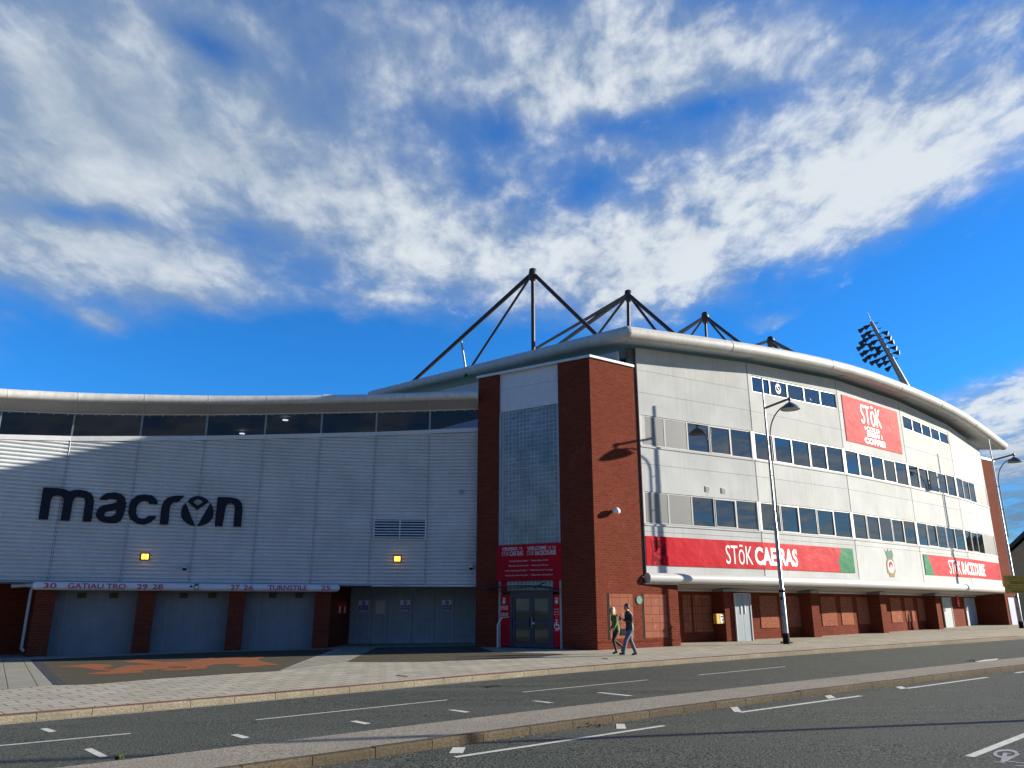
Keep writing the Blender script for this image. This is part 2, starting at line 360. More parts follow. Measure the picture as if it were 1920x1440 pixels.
# ------------------------------------------------------------------ mesh builder
class MB:
    def __init__(s): s.v = []; s.f = []; s.smooth = []
    def add(s, vs, fs, smooth=False):
        b = len(s.v); s.v += [Vector(v) for v in vs]
        for f in fs: s.f.append([b + i for i in f]); s.smooth.append(smooth)
        return s
    def quad(s, a, b, c, d): return s.add([a, b, c, d], [(0, 1, 2, 3)])
    def hexa(s, p):   # 8 points: bottom ring 0-3, top ring 4-7
        return s.add(p, [(3, 2, 1, 0), (4, 5, 6, 7), (0, 1, 5, 4), (1, 2, 6, 5), (2, 3, 7, 6), (3, 0, 4, 7)])
    def box(s, c, sz, rz=0.0):
        hx, hy, hz = sz[0] / 2, sz[1] / 2, sz[2] / 2; ca, sa = math.cos(rz), math.sin(rz); P = []
        for z in (-hz, hz):
            for (x, y) in ((-hx, -hy), (hx, -hy), (hx, hy), (-hx, hy)):
                P.append((c[0] + x * ca - y * sa, c[1] + x * sa + y * ca, c[2] + z))
        return s.hexa(P)
    def tube(s, pts, rad, n=10, cap=True, smooth=True):
        pts = [Vector(p) for p in pts]
        if not isinstance(rad, (list, tuple)): rad = [rad] * len(pts)
        rings = []; prev = None
        for i, p in enumerate(pts):
            if i == 0: d = (pts[1] - p).normalized(); 
            elif i == len(pts) - 1: d = (p - pts[i - 1]).normalized()
            else: d = ((p - pts[i - 1]).normalized() + (pts[i + 1] - p).normalized()).normalized()
            up = Vector((0, 0, 1)) if abs(d.z) < .95 else Vector((0, 1, 0))
            if prev is not None: up = prev
            x = d.cross(up)
            if x.length < 1e-4: x = d.cross(Vector((1, 0, 0)))
            x.normalize(); y = x.cross(d).normalized(); prev = y
            k = 1.0
            if 0 < i < len(pts) - 1:
                c = max(.5, (p - pts[i - 1]).normalized().dot(d)); k = 1.0
            rings.append([p + (x * math.cos(2 * math.pi * j / n) + y * math.sin(2 * math.pi * j / n)) * rad[i] * k for j in range(n)])
        vs = [v for r in rings for v in r]; fs = []
        for i in range(len(pts) - 1):
            for j in range(n):
                a = i * n + j; b = i * n + (j + 1) % n; fs.append((a, b, b + n, a + n))
        s.add(vs, fs, smooth)
        if cap:
            s.add(rings[0], [tuple(range(n))]); s.add(rings[-1], [tuple(reversed(range(n)))])
        return s
    def lathe(s, c, prof, n=20, axis='z'):   # prof [(r,z)]
        vs = []; fs = []
        for (r, z) in prof:
            for j in range(n):
                t = 2 * math.pi * j / n; vs.append((c[0] + r * math.cos(t), c[1] + r * math.sin(t), c[2] + z))
        for i in range(len(prof) - 1):
            for j in range(n):
                a = i * n + j; b = i * n + (j + 1) % n; fs.append((a, b, b + n, a + n))
        return s.add(vs, fs, True)
    def poly(s, fr, loops, off, th):
        """plate cut to an outline (with holes) on frame fr: loops of (u,z); front face at off, thickness th"""
        flat = [p for l in loops for p in l]
        tri = tessellate_polygon([[Vector((p[0], p[1], 0)) for p in l] for l in loops])
        f = [fr.P(u, z, off) for (u, z) in flat]
        s.add(f, [tuple(t) for t in tri])
        if th > 0:
            k = 0
            for l in loops:
                n = len(l)
                for i in range(n):
                    (u0, z0), (u1, z1) = l[i], l[(i + 1) % n]
                    s.quad(fr.P(u0, z0, off), fr.P(u1, z1, off), fr.P(u1, z1, off - th), fr.P(u0, z0, off - th))
                k += n
        return s
    def build(s, name, material, parent=None, origin=None, label=None, fixn=True):
        me = bpy.data.meshes.new(name)
        o0 = Vector(origin) if origin is not None else (Vector(parent['_o']) if parent is not None and '_o' in parent else Vector((0, 0, 0)))
        me.from_pydata([tuple(v - o0) for v in s.v], [], s.f)
        me.validate()
        if len(me.polygons) == len(s.smooth): me.polygons.foreach_set('use_smooth', s.smooth)
        if fixn:
            bm = bmesh.new(); bm.from_mesh(me); bmesh.ops.recalc_face_normals(bm, faces=bm.faces); bm.to_mesh(me); bm.free()
        uvl = me.uv_layers.new(name='UVMap'); vv = me.vertices
        for p in me.polygons:
            n = p.normal
            if abs(n.z) > .8: tx, ty = Vector((1, 0, 0)), Vector((0, 1, 0))
            else:
                tx = Vector((-n.y, n.x, 0)).normalized(); ty = Vector((0, 0, 1))
            for li in p.loop_indices:
                co = vv[me.loops[li].vertex_index].co + o0; uvl.data[li].uv = (co.dot(tx), co.dot(ty))
        me.materials.append(MATS[material] if isinstance(material, str) else material)
        ob = bpy.data.objects.new(name, me); COL.objects.link(ob)
        if parent is not None:
            ob.parent = parent; base = Vector(parent['_o']) if '_o' in parent else Vector((0, 0, 0)); ob.location = o0 - base
            ob['_o'] = tuple(o0)
        else: ob.location = o0; ob['_o'] = tuple(o0)
        if label: ob['label'] = label
        return ob
def tag(o, label=None, cat=None, group=None, kind=None):
    if label: o['label'] = label
    if cat: o['category'] = cat
    if group: o['group'] = group
    if kind: o['kind'] = kind
    return o
def thing(name, loc, label, cat, group=None):
    o = bpy.data.objects.new(name, None); COL.objects.link(o); o.location = loc; o['_o'] = tuple(loc); o.empty_display_size = .2
    return tag(o, label, cat, group)
def copy_tree(o, parent=None):
    c = o.copy(); COL.objects.link(c)
    if parent is not None: c.parent = parent
    for ch in list(o.children): copy_tree(ch, c)
    return c

class Fr:
    """vertical wall plane through plan points p (left) and q (right); n points to the street"""
    def __init__(s, p, q):
        s.p = Vector((p[0], p[1])); s.q = Vector((q[0], q[1])); s.L = (s.q - s.p).length
        s.d = (s.q - s.p).normalized(); s.n = Vector((s.d.y, -s.d.x))
    def P(s, u, z, off=0.0):
        a = s.p + s.d * u + s.n * off; return Vector((a.x, a.y, z))
    def uz(s, x, y, off=0.0):
        r = ray(x, y); o = s.p + s.n * off
        t = (o.dot(s.n)) / (r.x * s.n.x + r.y * s.n.y); h = Vector((r.x * t, r.y * t))
        return (h - o).dot(s.d), CAMZ + r.z * t
    def off(s, k): return Fr(s.p + s.n * k, s.q + s.n * k)
    def rect(s, m, u0, u1, z0, z1, f, b):   # slab between offsets b (back) and f (front)
        return m.hexa([s.P(u0, z0, f), s.P(u1, z0, f), s.P(u1, z0, b), s.P(u0, z0, b), s.P(u0, z1, f), s.P(u1, z1, f), s.P(u1, z1, b), s.P(u0, z1, b)])
    def slope(s, m, u0, u1, za0, za1, zb0, zb1, f, b):  # z bottom/top at u0 (za0, zb0) and at u1 (za1, zb1)
        return m.hexa([s.P(u0, za0, f), s.P(u1, za1, f), s.P(u1, za1, b), s.P(u0, za0, b), s.P(u0, zb0, f), s.P(u1, zb1, f), s.P(u1, zb1, b), s.P(u0, zb0, b)])
    def px(s, x0, y0, x1, y1, off=0.0):
        ym, xm = (y0 + y1) / 2, (x0 + x1) / 2
        a = s.uz(x0, ym, off)[0]; b = s.uz(x1, ym, off)[0]; t = s.uz(xm, y0, off)[1]; l = s.uz(xm, y1, off)[1]
        return a, b, l, t
class Pt2:   # polyline of wall frames
    def __init__(s, pts):
        s.pts = [Vector(p) for p in pts]; s.fr = [Fr(s.pts[i], s.pts[i + 1]) for i in range(len(pts) - 1)]
        s.cum = [0.0]
        for f in s.fr: s.cum.append(s.cum[-1] + f.L)
    def offset(s, k):
        out = []
        for i, p in enumerate(s.pts):
            if i == 0: n = s.fr[0].n; c = 1
            elif i == len(s.pts) - 1: n = s.fr[-1].n; c = 1
            else:
                n = (s.fr[i - 1].n + s.fr[i].n).normalized(); c = n.dot(s.fr[i].n)
            out.append(p + n * (k / c))
        return Pt2(out)
    def hit(s, x, y, off=0.0):
        best = None
        for i, f in enumerate(s.fr):
            u, z = f.uz(x, y, off); e = 0 if 0 <= u <= f.L else min(abs(u), abs(u - f.L))
            if best is None or e < best[0]: best = (e, i, u, z)
        return best[1], best[2], best[3]
    def U(s, x, y, off=0.0):
        i, u, z = s.hit(x, y, off); return s.cum[i] + u, z
    def P(s, U, z, off=0.0):
        i = 0
        while i < len(s.fr) - 1 and U > s.cum[i + 1]: i += 1
        return s.fr[i].P(U - s.cum[i], z, off)

# ------------------------------------------------------------------ text
_tc = {}
def text2d(txt, bold=0.0, shear=0.0, spacing=1.0):
    key = (txt, bold, shear, spacing)
    if key in _tc: return _tc[key]
    cu = bpy.data.curves.new('t', 'FONT'); cu.body = txt; cu.size = 1; cu.offset = bold; cu.shear = shear; cu.space_character = spacing
    cu.resolution_u = 3
    ob = bpy.data.objects.new('t', cu); COL.objects.link(ob)
    dg = bpy.context.evaluated_depsgraph_get(); me = bpy.data.meshes.new_from_object(ob.evaluated_get(dg))
    vs = [(v.co.x, v.co.y) for v in me.vertices]; fs = [tuple(p.vertices) for p in me.polygons]
    bpy.data.objects.remove(ob); bpy.data.curves.remove(cu); bpy.data.meshes.remove(me)
    x0 = min(v[0] for v in vs); x1 = max(v[0] for v in vs); y0 = min(v[1] for v in vs); y1 = max(v[1] for v in vs)
    r = ([((v[0] - x0) / (x1 - x0), (v[1] - y0) / (y1 - y0)) for v in vs], fs); _tc[key] = r; return r
def put_text(m, txt, place, bold=0.0, shear=0.0, spacing=1.0):
    """place(s,t) maps the unit square of the word to the surface"""
    vs, fs = text2d(txt, bold, shear, spacing); m.add([place(*v) for v in vs], fs); return m
def on_frame(fr, u0, u1, z0, z1, off):
    return lambda s, t: fr.P(u0 + (u1 - u0) * s, z0 + (z1 - z0) * t, off)
def on_poly(pl, U0, U1, z0, z1, off):
    return lambda s, t: pl.P(U0 + (U1 - U0) * s, z0 + (z1 - z0) * t, off)

# ------------------------------------------------------------------ plan of the place (metres, camera at the origin)
FAC = Pt2([(5.82, 34.2), (12.05, 37.7), (18.4, 42.0), (24.2, 46.6), (29.8, 51.4), (34.9, 56.5)])
KW = 1.10
WING = Pt2([(x * KW, y * KW) for (x, y) in [(-20.6, 26.2), (-18.92, 27.67), (-16.97, 29.0), (-14.84, 30.04), (-12.62, 30.98), (-10.43, 31.71), (-8.21, 32.30), (-5.93, 32.75), (-3.62, 32.94), (-1.44, 32.88)]])
TL = Fr((-1.62, 35.70), (3.42, 32.42))          # street face of the brick tower, left of its corner
TR = Fr((3.42, 32.42), (5.60, 33.92))           # right face of the tower
TH = 12.3
def px_line(L, ext0, ext1):
    P = [list(gz(x, y).xy) for (x, y) in L]
    for _ in range(2): P = [P[0]] + [[(P[i - 1][j] + 2 * P[i][j] + P[i + 1][j]) / 4 for j in (0, 1)] for i in range(1, len(P) - 1)] + [P[-1]]
    a, b = Vector(P[0]), Vector(P[2]); d = (a - b).normalized(); P = [list(a + d * ext0), list(a + d * ext0 * .4)] + P
    a, b = Vector(P[-1]), Vector(P[-3]); d = (a - b).normalized(); P += [list(a + d * ext1 * .4), list(a + d * ext1)]
    return Pt2(P)
KERB = px_line([(0, 1344), (184, 1329), (364, 1314), (590, 1294), (780, 1277), (990, 1258.5), (1161, 1245), (1305, 1234.5), (1455, 1224), (1606, 1214), (1765, 1202.5), (1917, 1193)], 26, 50)
MFAR = px_line([(118, 1437), (388, 1405), (540, 1388), (900, 1343), (1057, 1325), (1232, 1304), (1440, 1283), (1665, 1258.5), (1815, 1242.5), (1920, 1231.5)], 22, 60)
MNEAR = px_line([(700, 1403), (900, 1374), (1086, 1350), (1235, 1330), (1417, 1306), (1565, 1289), (1722, 1270), (1850, 1254.5), (1917, 1247)], 22, 62)
NKERB = MNEAR.offset(7.4)
def dist_line(pl, x, y):
    best = 1e9; p = Vector((x, y))
    for f in pl.fr:
        t = max(0, min(f.L, (p - f.p).dot(f.d))); best = min(best, (f.p + f.d * t - p).length)
    return best
ROADZ = -0.12

# ---- setting
def GV(x, y, dz=0.0): return (x, y, G(x, y) + dz)
mb = MB(); xs_ = [-900, -60, 90, 1500]; 
vs = [GV(x, y, ROADZ - .03) for x in xs_ for y in xs_]; mb.add(vs, [(i * 4 + j, i * 4 + 4 + j, i * 4 + 5 + j, i * 4 + 1 + j) for i in range(3) for j in range(3)])
tag(mb.build('ground', 'ground_far'), kind='structure')
mb = MB(); mb.quad(GV(-58, -58, ROADZ), GV(10, -58, ROADZ), GV(89, 40, ROADZ), GV(89, 89, ROADZ)); mb.quad(GV(-58, -58, ROADZ), GV(89, 89, ROADZ), GV(60, 89, ROADZ), GV(-58, -20, ROADZ))
road = tag(mb.build('road', 'asphalt', fixn=False), kind='structure')
# pavement on the stadium side: slabs follow the gentle rise to the wall
mb = MB(); cols = 120; rows = 26
inner = KERB.offset(-0.16)
grid = []
for i in range(cols + 1):
    U = inner.cum[-1] * i / cols
    k = 0
    while k < len(inner.fr) - 1 and U > inner.cum[k + 1]: k += 1
    f = inner.fr[k]; base = f.p + f.d * (U - inner.cum[k]); nn_ = Vector((-.66, .75))
    row = []
    for j in range(rows + 1):
        p = base + nn_ * (26.0 * (j / rows) ** 1.3); row.append((p.x, p.y, G(p.x, p.y)))
    grid.append(row)
vs = [v for r in grid for v in r]; fs = []
for i in range(cols):
    for j in range(rows):
        a = i * (rows + 1) + j; fs.append((a, a + rows + 1, a + rows + 2, a + 1))
mb.add(vs, fs); tag(mb.build('pavement', 'pavement_slabs'), kind='structure')
# kerbs
def kerb(name, pl, w, m, side=1, drop=0.015):
    mb = MB(); L = pl.cum[-1]; n = int(L / .915); inn = pl.offset(-w)
    for i in range(n):
        a, b = i * L / n + .006, (i + 1) * L / n - .006
        if (pl.P(a, 0) - Vector((8, 25, 0))).length > 62: continue
        j = random.uniform(-.004, .004)
        A, B = pl.P(a, 0), pl.P(b, 0); C, D = inn.P(b * inn.cum[-1] / L, 0), inn.P(a * inn.cum[-1] / L, 0)
        off = (A - D).normalized() * drop
        z1 = .002 + j
        lo = [Vector(GV(p.x, p.y, ROADZ - .05)) for p in (A, B, C, D)]
        mid = [Vector(GV(p.x, p.y, z1 - .03)) for p in (A, B, C, D)]
        top = [Vector(GV(A.x - off.x, A.y - off.y, z1)), Vector(GV(B.x - off.x, B.y - off.y, z1)), Vector(GV(C.x, C.y, z1)), Vector(GV(D.x, D.y, z1))]
        mb.add(lo + mid + top, [(0, 1, 5, 4), (1, 2, 6, 5), (2, 3, 7, 6), (3, 0, 4, 7), (4, 5, 9, 8), (5, 6, 10, 9), (6, 7, 11, 10), (7, 4, 8, 11), (8, 9, 10, 11)])
    base = MB()
    A, B = pl.offset(-.02), inn
    return tag(mb.build(name, m), kind='structure')
kerb('kerb', KERB, .15, 'kerb_stone')
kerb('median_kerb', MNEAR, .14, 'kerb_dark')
kerb('near_kerb', NKERB.offset(0), -.15, 'kerb_stone', drop=-.015)
mb = MB(); A, B = MNEAR.offset(-.13), MFAR
mbp = [(p.x, p.y) for p in A.pts] + [(p.x, p.y) for p in reversed(B.pts)]
tri = tessellate_polygon([[Vector((p[0], p[1], 0)) for p in mbp]]); n_ = len(mbp)
mb.add([GV(p[0], p[1], -.006) for p in mbp], [tuple(t) for t in tri])
for i in range(len(B.pts) - 1):
    a, b = B.pts[i], B.pts[i + 1]; mb.quad(GV(a.x, a.y, ROADZ), GV(b.x, b.y, ROADZ), GV(b.x, b.y, -.006), GV(a.x, a.y, -.006))
tag(mb.build('median', 'median_aggregate', fixn=False), kind='structure')
mb = MB(); A = NKERB.offset(.15)
for i in range(len(A.pts) - 1):
    a, b = A.pts[i], A.pts[i + 1]; mb.quad(GV(a.x, a.y), GV(b.x, b.y), GV(b.x + 12, b.y - 12), GV(a.x + 12, a.y - 12))
tag(mb.build('near_pavement', 'pavement_slabs', fixn=False), kind='structure')
# gutter grime + red course behind the far kerb
mb = MB(); a1, a2 = KERB.offset(-.16), KERB.offset(-.29)
for i in range(1, len(a1.pts) - 3):
    a, b, c, d = a1.pts[i], a1.pts[i + 1], a2.pts[i + 1], a2.pts[i]
    mb.quad((a.x, a.y, G(a.x, a.y) + .005), (b.x, b.y, G(b.x, b.y) + .005), (c.x, c.y, G(c.x, c.y) + .009), (d.x, d.y, G(d.x, d.y) + .009))
tag(mb.build('red_paver_course', 'red_line', fixn=False), kind='structure')
mb = MB(); a1, a2 = KERB.offset(.001), KERB.offset(.20)
for i in range(1, len(a1.pts) - 3):
    a, b, c, d = a1.pts[i], a1.pts[i + 1], a2.pts[i + 1], a2.pts[i]
    mb.quad(*[GV(p.x, p.y, ROADZ + .003) for p in (a, b, c, d)])
tag(mb.build('gutter', 'median_aggregate', fixn=False), kind='structure')

def ground_px(name, loops_px, z, m, parent=None, label=None):
    mb = MB(); flat = []; L = []
    for l in loops_px:
        pl = [gz(x, y, z) for (x, y) in l]; L.append([Vector((p.x, p.y, 0)) for p in pl]); flat += pl
    tri = tessellate_polygon(L); mb.add([tuple(p) for p in flat], [tuple(t) for t in tri])
    o = mb.build(name, m, parent, label=label)
    if parent is None: tag(o, kind='structure')
    return o
# paving panels in front of the turnstiles
ground_px('paving_panel', [[(57, 1237), (101, 1284), (170, 1283), (300, 1272), (420, 1264), (522, 1258), (560, 1243), (628, 1217), (420, 1222), (240, 1229)]], .006, 'mosaic_brown')
ground_px('paving_panel_slate', [[(57, 1237), (101, 1284), (124, 1282.5), (100, 1262), (76, 1236.2)]], .0105, 'mosaic_slate')
ground_px('paving_band_left', [[(-60, 1240), (57, 1237), (101, 1284), (10, 1292), (-60, 1296)]], .006, 'light_band')
ground_px('paving_band_right', [[(645, 1215), (705, 1215), (650, 1241), (640, 1242), (560, 1252), (522, 1258)]], .006, 'light_band')
ground_px('paving_tiles', [[(705, 1214), (893, 1211), (925, 1222), (1060, 1226), (1010, 1232), (900, 1237), (790, 1241), (650, 1241)]], .006, 'paver_tiles')
DRAGON = [(102, 1250.5), (150, 1246.5), (168, 1244.6), (205, 1246), (212, 1249), (192, 1253), (208, 1255.5), (222, 1252), (238, 1247.5), (290, 1246), (255, 1243), (230, 1240.2), (262, 1236.2), (285, 1239.5),
          (310, 1241), (352, 1239.5), (380, 1235.5), (410, 1231.5), (400, 1235.8), (440, 1230.3), (470, 1230.5), (458, 1234.5), (500, 1230), (486, 1235), (484, 1238), (500, 1241.3), (524, 1246.5), (497, 1247), (480, 1249.5), (452, 1250.4), (440, 1248.6), (462, 1246),
          (430, 1244.6), (400, 1245.8), (385, 1250.4), (390, 1253), (350, 1256), (318, 1257.5), (296, 1257), (322, 1253.4), (295, 1254.5), (262, 1257), (272, 1260.5), (230, 1263), (200, 1264.5), (174, 1264), (162, 1263), (182, 1260.5), (210, 1258), (178, 1256), (160, 1252), (132, 1250.4)]
def sun_free(p): return p
ground_px('dragon_mosaic', [DRAGON, [(318, 1250.2), (345, 1249.6), (352, 1251.8), (330, 1253.6), (312, 1252)]], .0105, 'mosaic_orange')

# road markings belong to the road
def mark(loops, m='road_paint'):
    o = ground_px('lane_marking', loops, ROADZ + .004, m, road); return o
def line_px(x0, y0, x1, y1, w, m='road_paint'):
    a, b = gz(x0, y0, ROADZ), gz(x1, y1, ROADZ); d = (b - a).normalized(); n = Vector((-d.y, d.x, 0)) * w / 2
    mb = MB(); k = 14; vs = []
    for i in range(k + 1):
        p = a + (b - a) * i / k; j = random.uniform(-.004, .004); vs += [p + n * (1 + j / w) + Vector((0, 0, .004)), p - n * (1 + j / w) + Vector((0, 0, .004))]
    mb.add(vs, [(2 * i, 2 * i + 1, 2 * i + 3, 2 * i + 2) for i in range(k)]); mb.build('lane_marking', m, road)
line_px(-70, 1405, 245, 1375.5, .085); line_px(480, 1350, 838, 1312.5, .075); line_px(980, 1298, 1214, 1275, .07); line_px(1309, 1266, 1472, 1250, .07)
line_px(853, 1420, 1245, 1361, .10); line_px(1387, 1336, 1614, 1305, .11); line_px(1700, 1291, 1852, 1270, .11); line_px(1904, 1262, 1990, 1250, .11)
line_px(1818, 1419, 2000, 1348, .12)
for q in ([(75, 1366.5), (89, 1365), (106, 1371), (92, 1373)], [(157, 1405), (172, 1402.5), (203, 1418), (187, 1420)], [(432, 1378), (445, 1376), (469, 1382.3), (455, 1384.5)],
          [(656, 1352.5), (668, 1351), (696, 1356.3), (684, 1358)], [(839, 1331), (851, 1330.5), (882, 1334.5), (872, 1336)], [(996, 1314), (1008, 1313.8), (1040, 1317.4), (1028, 1318)],
          [(1117, 1298.5), (1128, 1298), (1188, 1304.2), (1177, 1305)], [(842, 1412), (868, 1412), (873, 1401), (849, 1401)], [(1155, 1357), (1171, 1357), (1174, 1366), (1156, 1366.5)],
          [(1369, 1326.5), (1383, 1325), (1390, 1334), (1377, 1335)], [(1546, 1304.5), (1558, 1303), (1567, 1308.5), (1553, 1310)], [(1679, 1288), (1690, 1286.5), (1700, 1290.5), (1689, 1292)],
          [(1828, 1240.5), (1846, 1237), (1872, 1234.5), (1868, 1238), (1840, 1241)]):
    mark([q])
def ringpts(cx, cy, rx, ry, n=22): return [(cx + rx * math.cos(2 * math.pi * i / n), cy + ry * math.sin(2 * math.pi * i / n)) for i in range(n)]
mark([ringpts(1886, 1413, 24, 8.2), ringpts(1886, 1413, 17.5, 5.2)], 'road_paint_worn')
line_px(1885, 1412, 1880, 1429, .05, 'road_paint_worn'); line_px(1881, 1428, 1910, 1414, .05, 'road_paint_worn'); line_px(1864, 1428.5, 1884, 1431, .05, 'road_paint_worn')
line_px(1882, 1426.5, 1960, 1437, .05, 'road_paint_worn'); line_px(1886, 1412.5, 1896, 1414, .05, 'road_paint_worn'); line_px(1904, 1436, 1925, 1437, .05, 'road_paint_worn')
mark([ringpts(1965, 1425, 24, 8.6), ringpts(1965, 1425, 17.5, 5.4)], 'road_paint_worn')

# ------------------------------------------------------------------ the main stand
WT = [13.36, 13.75, 14.12, 14.09, 13.71, 13.11]
stand = thing('stadium_stand', (18.4, 42.0, 0), 'tall white clad stadium stand with ribbon windows and a curved overhanging roof', 'stadium')
FB, W1B, W1T, W2B, W2T = 3.06, 5.22, 6.60, 8.73, 10.12
mb = MB(); bk = MB(); gap = .012
for i, f in enumerate(FAC.fr):
    a, b = .035 if i else 0.0, f.L - .035
    def zt(u, i=i, f=f): return WT[i] + (WT[i + 1] - WT[i]) * u / f.L
    for (z0, z1) in ((FB, 4.85), (4.85 + gap, W1B - .02), (W1T + .02, 7.86), (7.86 + gap, W2B - .02)): f.rect(mb, a, b, z0, z1, 0, -.07)
    if i in (1, 3):
        s0, s1 = (12.26, 12.38) if i == 1 else (12.40, 12.26); t0, t1 = (13.10, 13.28) if i == 1 else (13.28, 13.02)
        f.rect(mb, a, b, W2T + .02, 11.20, 0, -.07)
        f.slope(mb, a, b, 11.20 + gap, 11.20 + gap, s0 - .03, s1 - .03, 0, -.07)
        f.slope(mb, a, b, t0 + .03, t1 + .03, zt(a), zt(b), 0, -.07)
        f.slope(mb, a, a + .28, s0 - .03, s0 - .03, t0 + .03, t0 + .03, 0, -.07); f.slope(mb, b - .10, b, s1 - .03, s1 - .03, t1 + .03, t1 + .03, 0, -.07)
    else:
        f.rect(mb, a, b, W2T + .02, 11.20, 0, -.07); f.rect(mb, a, b, 11.20 + gap, 12.28, 0, -.07)
        f.slope(mb, a, b, 12.28 + gap, 12.28 + gap, zt(a), zt(b), 0, -.07)
    f.slope(bk, 0 if i else -.4, f.L, 2.62, 2.62, WT[i] - .01, WT[i + 1] - .01, -.14, -.30)
    # folded sills above and below the windows
    for z in (W1B, W2B): f.rect(mb, a, b, z - .10, z - .022, .035, .001)
mb.build('cladding_wall', 'white_cladding', stand); bk.build('backing_wall', 'cladding_backing', stand)
# windows
def window(f, u0, u1, za0, za1, zb0, zb1, casement, opaque, fmat='frame_grey', fw=.035):
    m = MB(); w = fw
    f.slope(m, u0, u0 + w, za0, za0, zb0, zb0, -.02, -.10); f.slope(m, u1 - w, u1, za1, za1, zb1, zb1, -.02, -.10)
    f.slope(m, u0 + w, u1 - w, za0, za1, za0 + w, za1 + w, -.021, -.10); f.slope(m, u0 + w, u1 - w, zb0 - w, zb1 - w, zb0, zb1, -.021, -.10)
    if casement:
        e = w + .032
        f.slope(m, u0 + w, u0 + e, za0 + w, za0 + w, zb0 - w, zb0 - w, -.005, -.09); f.slope(m, u1 - e, u1 - w, za1 + w, za1 + w, zb1 - w, zb1 - w, -.005, -.09)
        f.slope(m, u0 + e, u1 - e, za0 + w, za1 + w, za0 + e, za1 + e, -.006, -.09); f.slope(m, u0 + e, u1 - e, zb0 - e, zb1 - e, zb0 - w, zb1 - w, -.006, -.09)
    fo = m.build('window', fmat, stand)
    p = MB(); o = -.05 if not opaque else -.03
    j = [random.uniform(-.012, .012) if not opaque else 0 for _ in range(3)]; j.append(j[1] + j[2] - j[0]); a_, b_ = u0 + w, u1 - w
    q = [f.P(a_, za0 + w, o + j[0]), f.P(b_, za1 + w, o + j[1]), f.P(b_, za1 + w, o - .045), f.P(a_, za0 + w, o - .045), f.P(a_, zb0 - w, o + j[2]), f.P(b_, zb1 - w, o + j[3]), f.P(b_, zb1 - w, o - .045), f.P(a_, zb0 - w, o - .045)]
    p.hexa(q)
    p.build('pane', 'grey_panel' if opaque else 'window_glass', fo)
for i, f in enumerate(FAC.fr):
    for (z0, z1) in ((W1B, W1T), (W2B, W2T)):
        a, b = (.08 if i == 0 else .13), f.L - .13; n = 5; w = (b - a) / n
        for k in range(n):
            op = (i == 0 and k < 2) or (i == 4 and k > 2)
            window(f, a + k * w + .004, a + (k + 1) * w - .004, z0, z0, z1, z1, k in (1, 3) and not op, op)
        mm = MB()
        f.rect(mm, a - .13 if i else 0.0, a, z0 - .02, z1 + .02, .0, -.07); mm.build('mullion', 'frame_grey', stand)
        mm = MB(); f.rect(mm, b, f.L - .02, z0 - .02, z1 + .02, .0, -.07); mm.build('mullion', 'frame_grey', stand)
    if i in (1, 3):
        s0, s1 = (12.26, 12.38) if i == 1 else (12.40, 12.26); t0, t1 = (13.10, 13.28) if i == 1 else (13.28, 13.02)
        a, b = .32, f.L - .14; n = 5; w = (b - a) / n
        for k in range(n):
            q0, q1 = k / n, (k + 1) / n
            window(f, a + k * w + .005, a + (k + 1) * w - .005, s0 + (s1 - s0) * q0, s0 + (s1 - s0) * q1, t0 + (t1 - t0) * q0, t0 + (t1 - t0) * q1, False, False, 'frame_white')
            if i == 1 and k in (1, 3):
                cx_ = a + (k + .5) * w; cz = (s0 + t0) / 2 + .06 + .1 * q0; d = MB()
                d.poly(f, [[(cx_ + .22 * math.cos(t_ * .35), cz + .28 * math.sin(t_ * .35)) for t_ in range(18)], [(cx_ + .18 * math.cos(t_ * .35), cz + .24 * math.sin(t_ * .35)) for t_ in range(18)]], -.044, 0)
                put_text(d, 'S', on_frame(f, cx_ - .11, cx_ + .11, cz - .19, cz + .2, -.044)); d.build('window_decal', 'text_dull', stand)
# roof: strips running back towards the pitch, climbing
BACK = Vector((-.5, .866)); SL = .155; EOV = .95; TRD = .325
def eave_pts():
    off = FAC.offset(EOV).pts; P = []
    tops = [(1175, 612), (1421, 646), (1590, 681), (1712, 727), (1803, 770), (1880, 829)]
    for i, p in enumerate(off):
        f = FAC.fr[min(i, 4)]; z = f.uz(tops[i][0], tops[i][1], EOV)[1]; P.append([p.x, p.y, z - TRD])
    e = FAC.fr[0]; u = e.uz(1175, 612, EOV)[0]; q = e.P(u, 0, EOV); P[0] = [q.x, q.y, P[0][2]]
    e = FAC.fr[-1]; u = e.uz(1879, 829, EOV)[0]; q = e.P(u, 0, EOV); P[-1] = [q.x, q.y, P[-1][2]]
    return P
EP = eave_pts(); rt = MB(); sf = MB()
def backp(p, L, dz=0): return Vector((p[0] + BACK.x * L, p[1] + BACK.y * L, p[2] + SL * L + dz))
# finer curve along the eave
EE = []
for i in range(len(EP) - 1):
    for k in range(4):
        t = k / 4; q = [EP[i][j] + (EP[i + 1][j] - EP[i][j]) * t for j in range(3)]; EE.append(q)
EE.append(EP[-1])
def smooth_line(L, it=3):
    for _ in range(it): L = [L[0]] + [[(L[i - 1][j] + 2 * L[i][j] + L[i + 1][j]) / 4 for j in range(3)] for i in range(1, len(L) - 1)] + [L[-1]]
    return L
EE = smooth_line(EE)
for i in range(len(EE) - 1):
    a, b = EE[i], EE[i + 1]; L = 34.0
    a0, b0, a1, b1 = backp(a, .25, .25), backp(b, .25, .25), backp(a, L, .22), backp(b, L, .22)
    rt.quad(a0, b0, b1, a1)
    c0, d0, c1, d1 = backp(a, .1, -.26), backp(b, .1, -.26), backp(a, L, -.30), backp(b, L, -.30)
    sf.quad(c0, d0, d1, c1)
rt.build('roof', 'roof_white', stand)
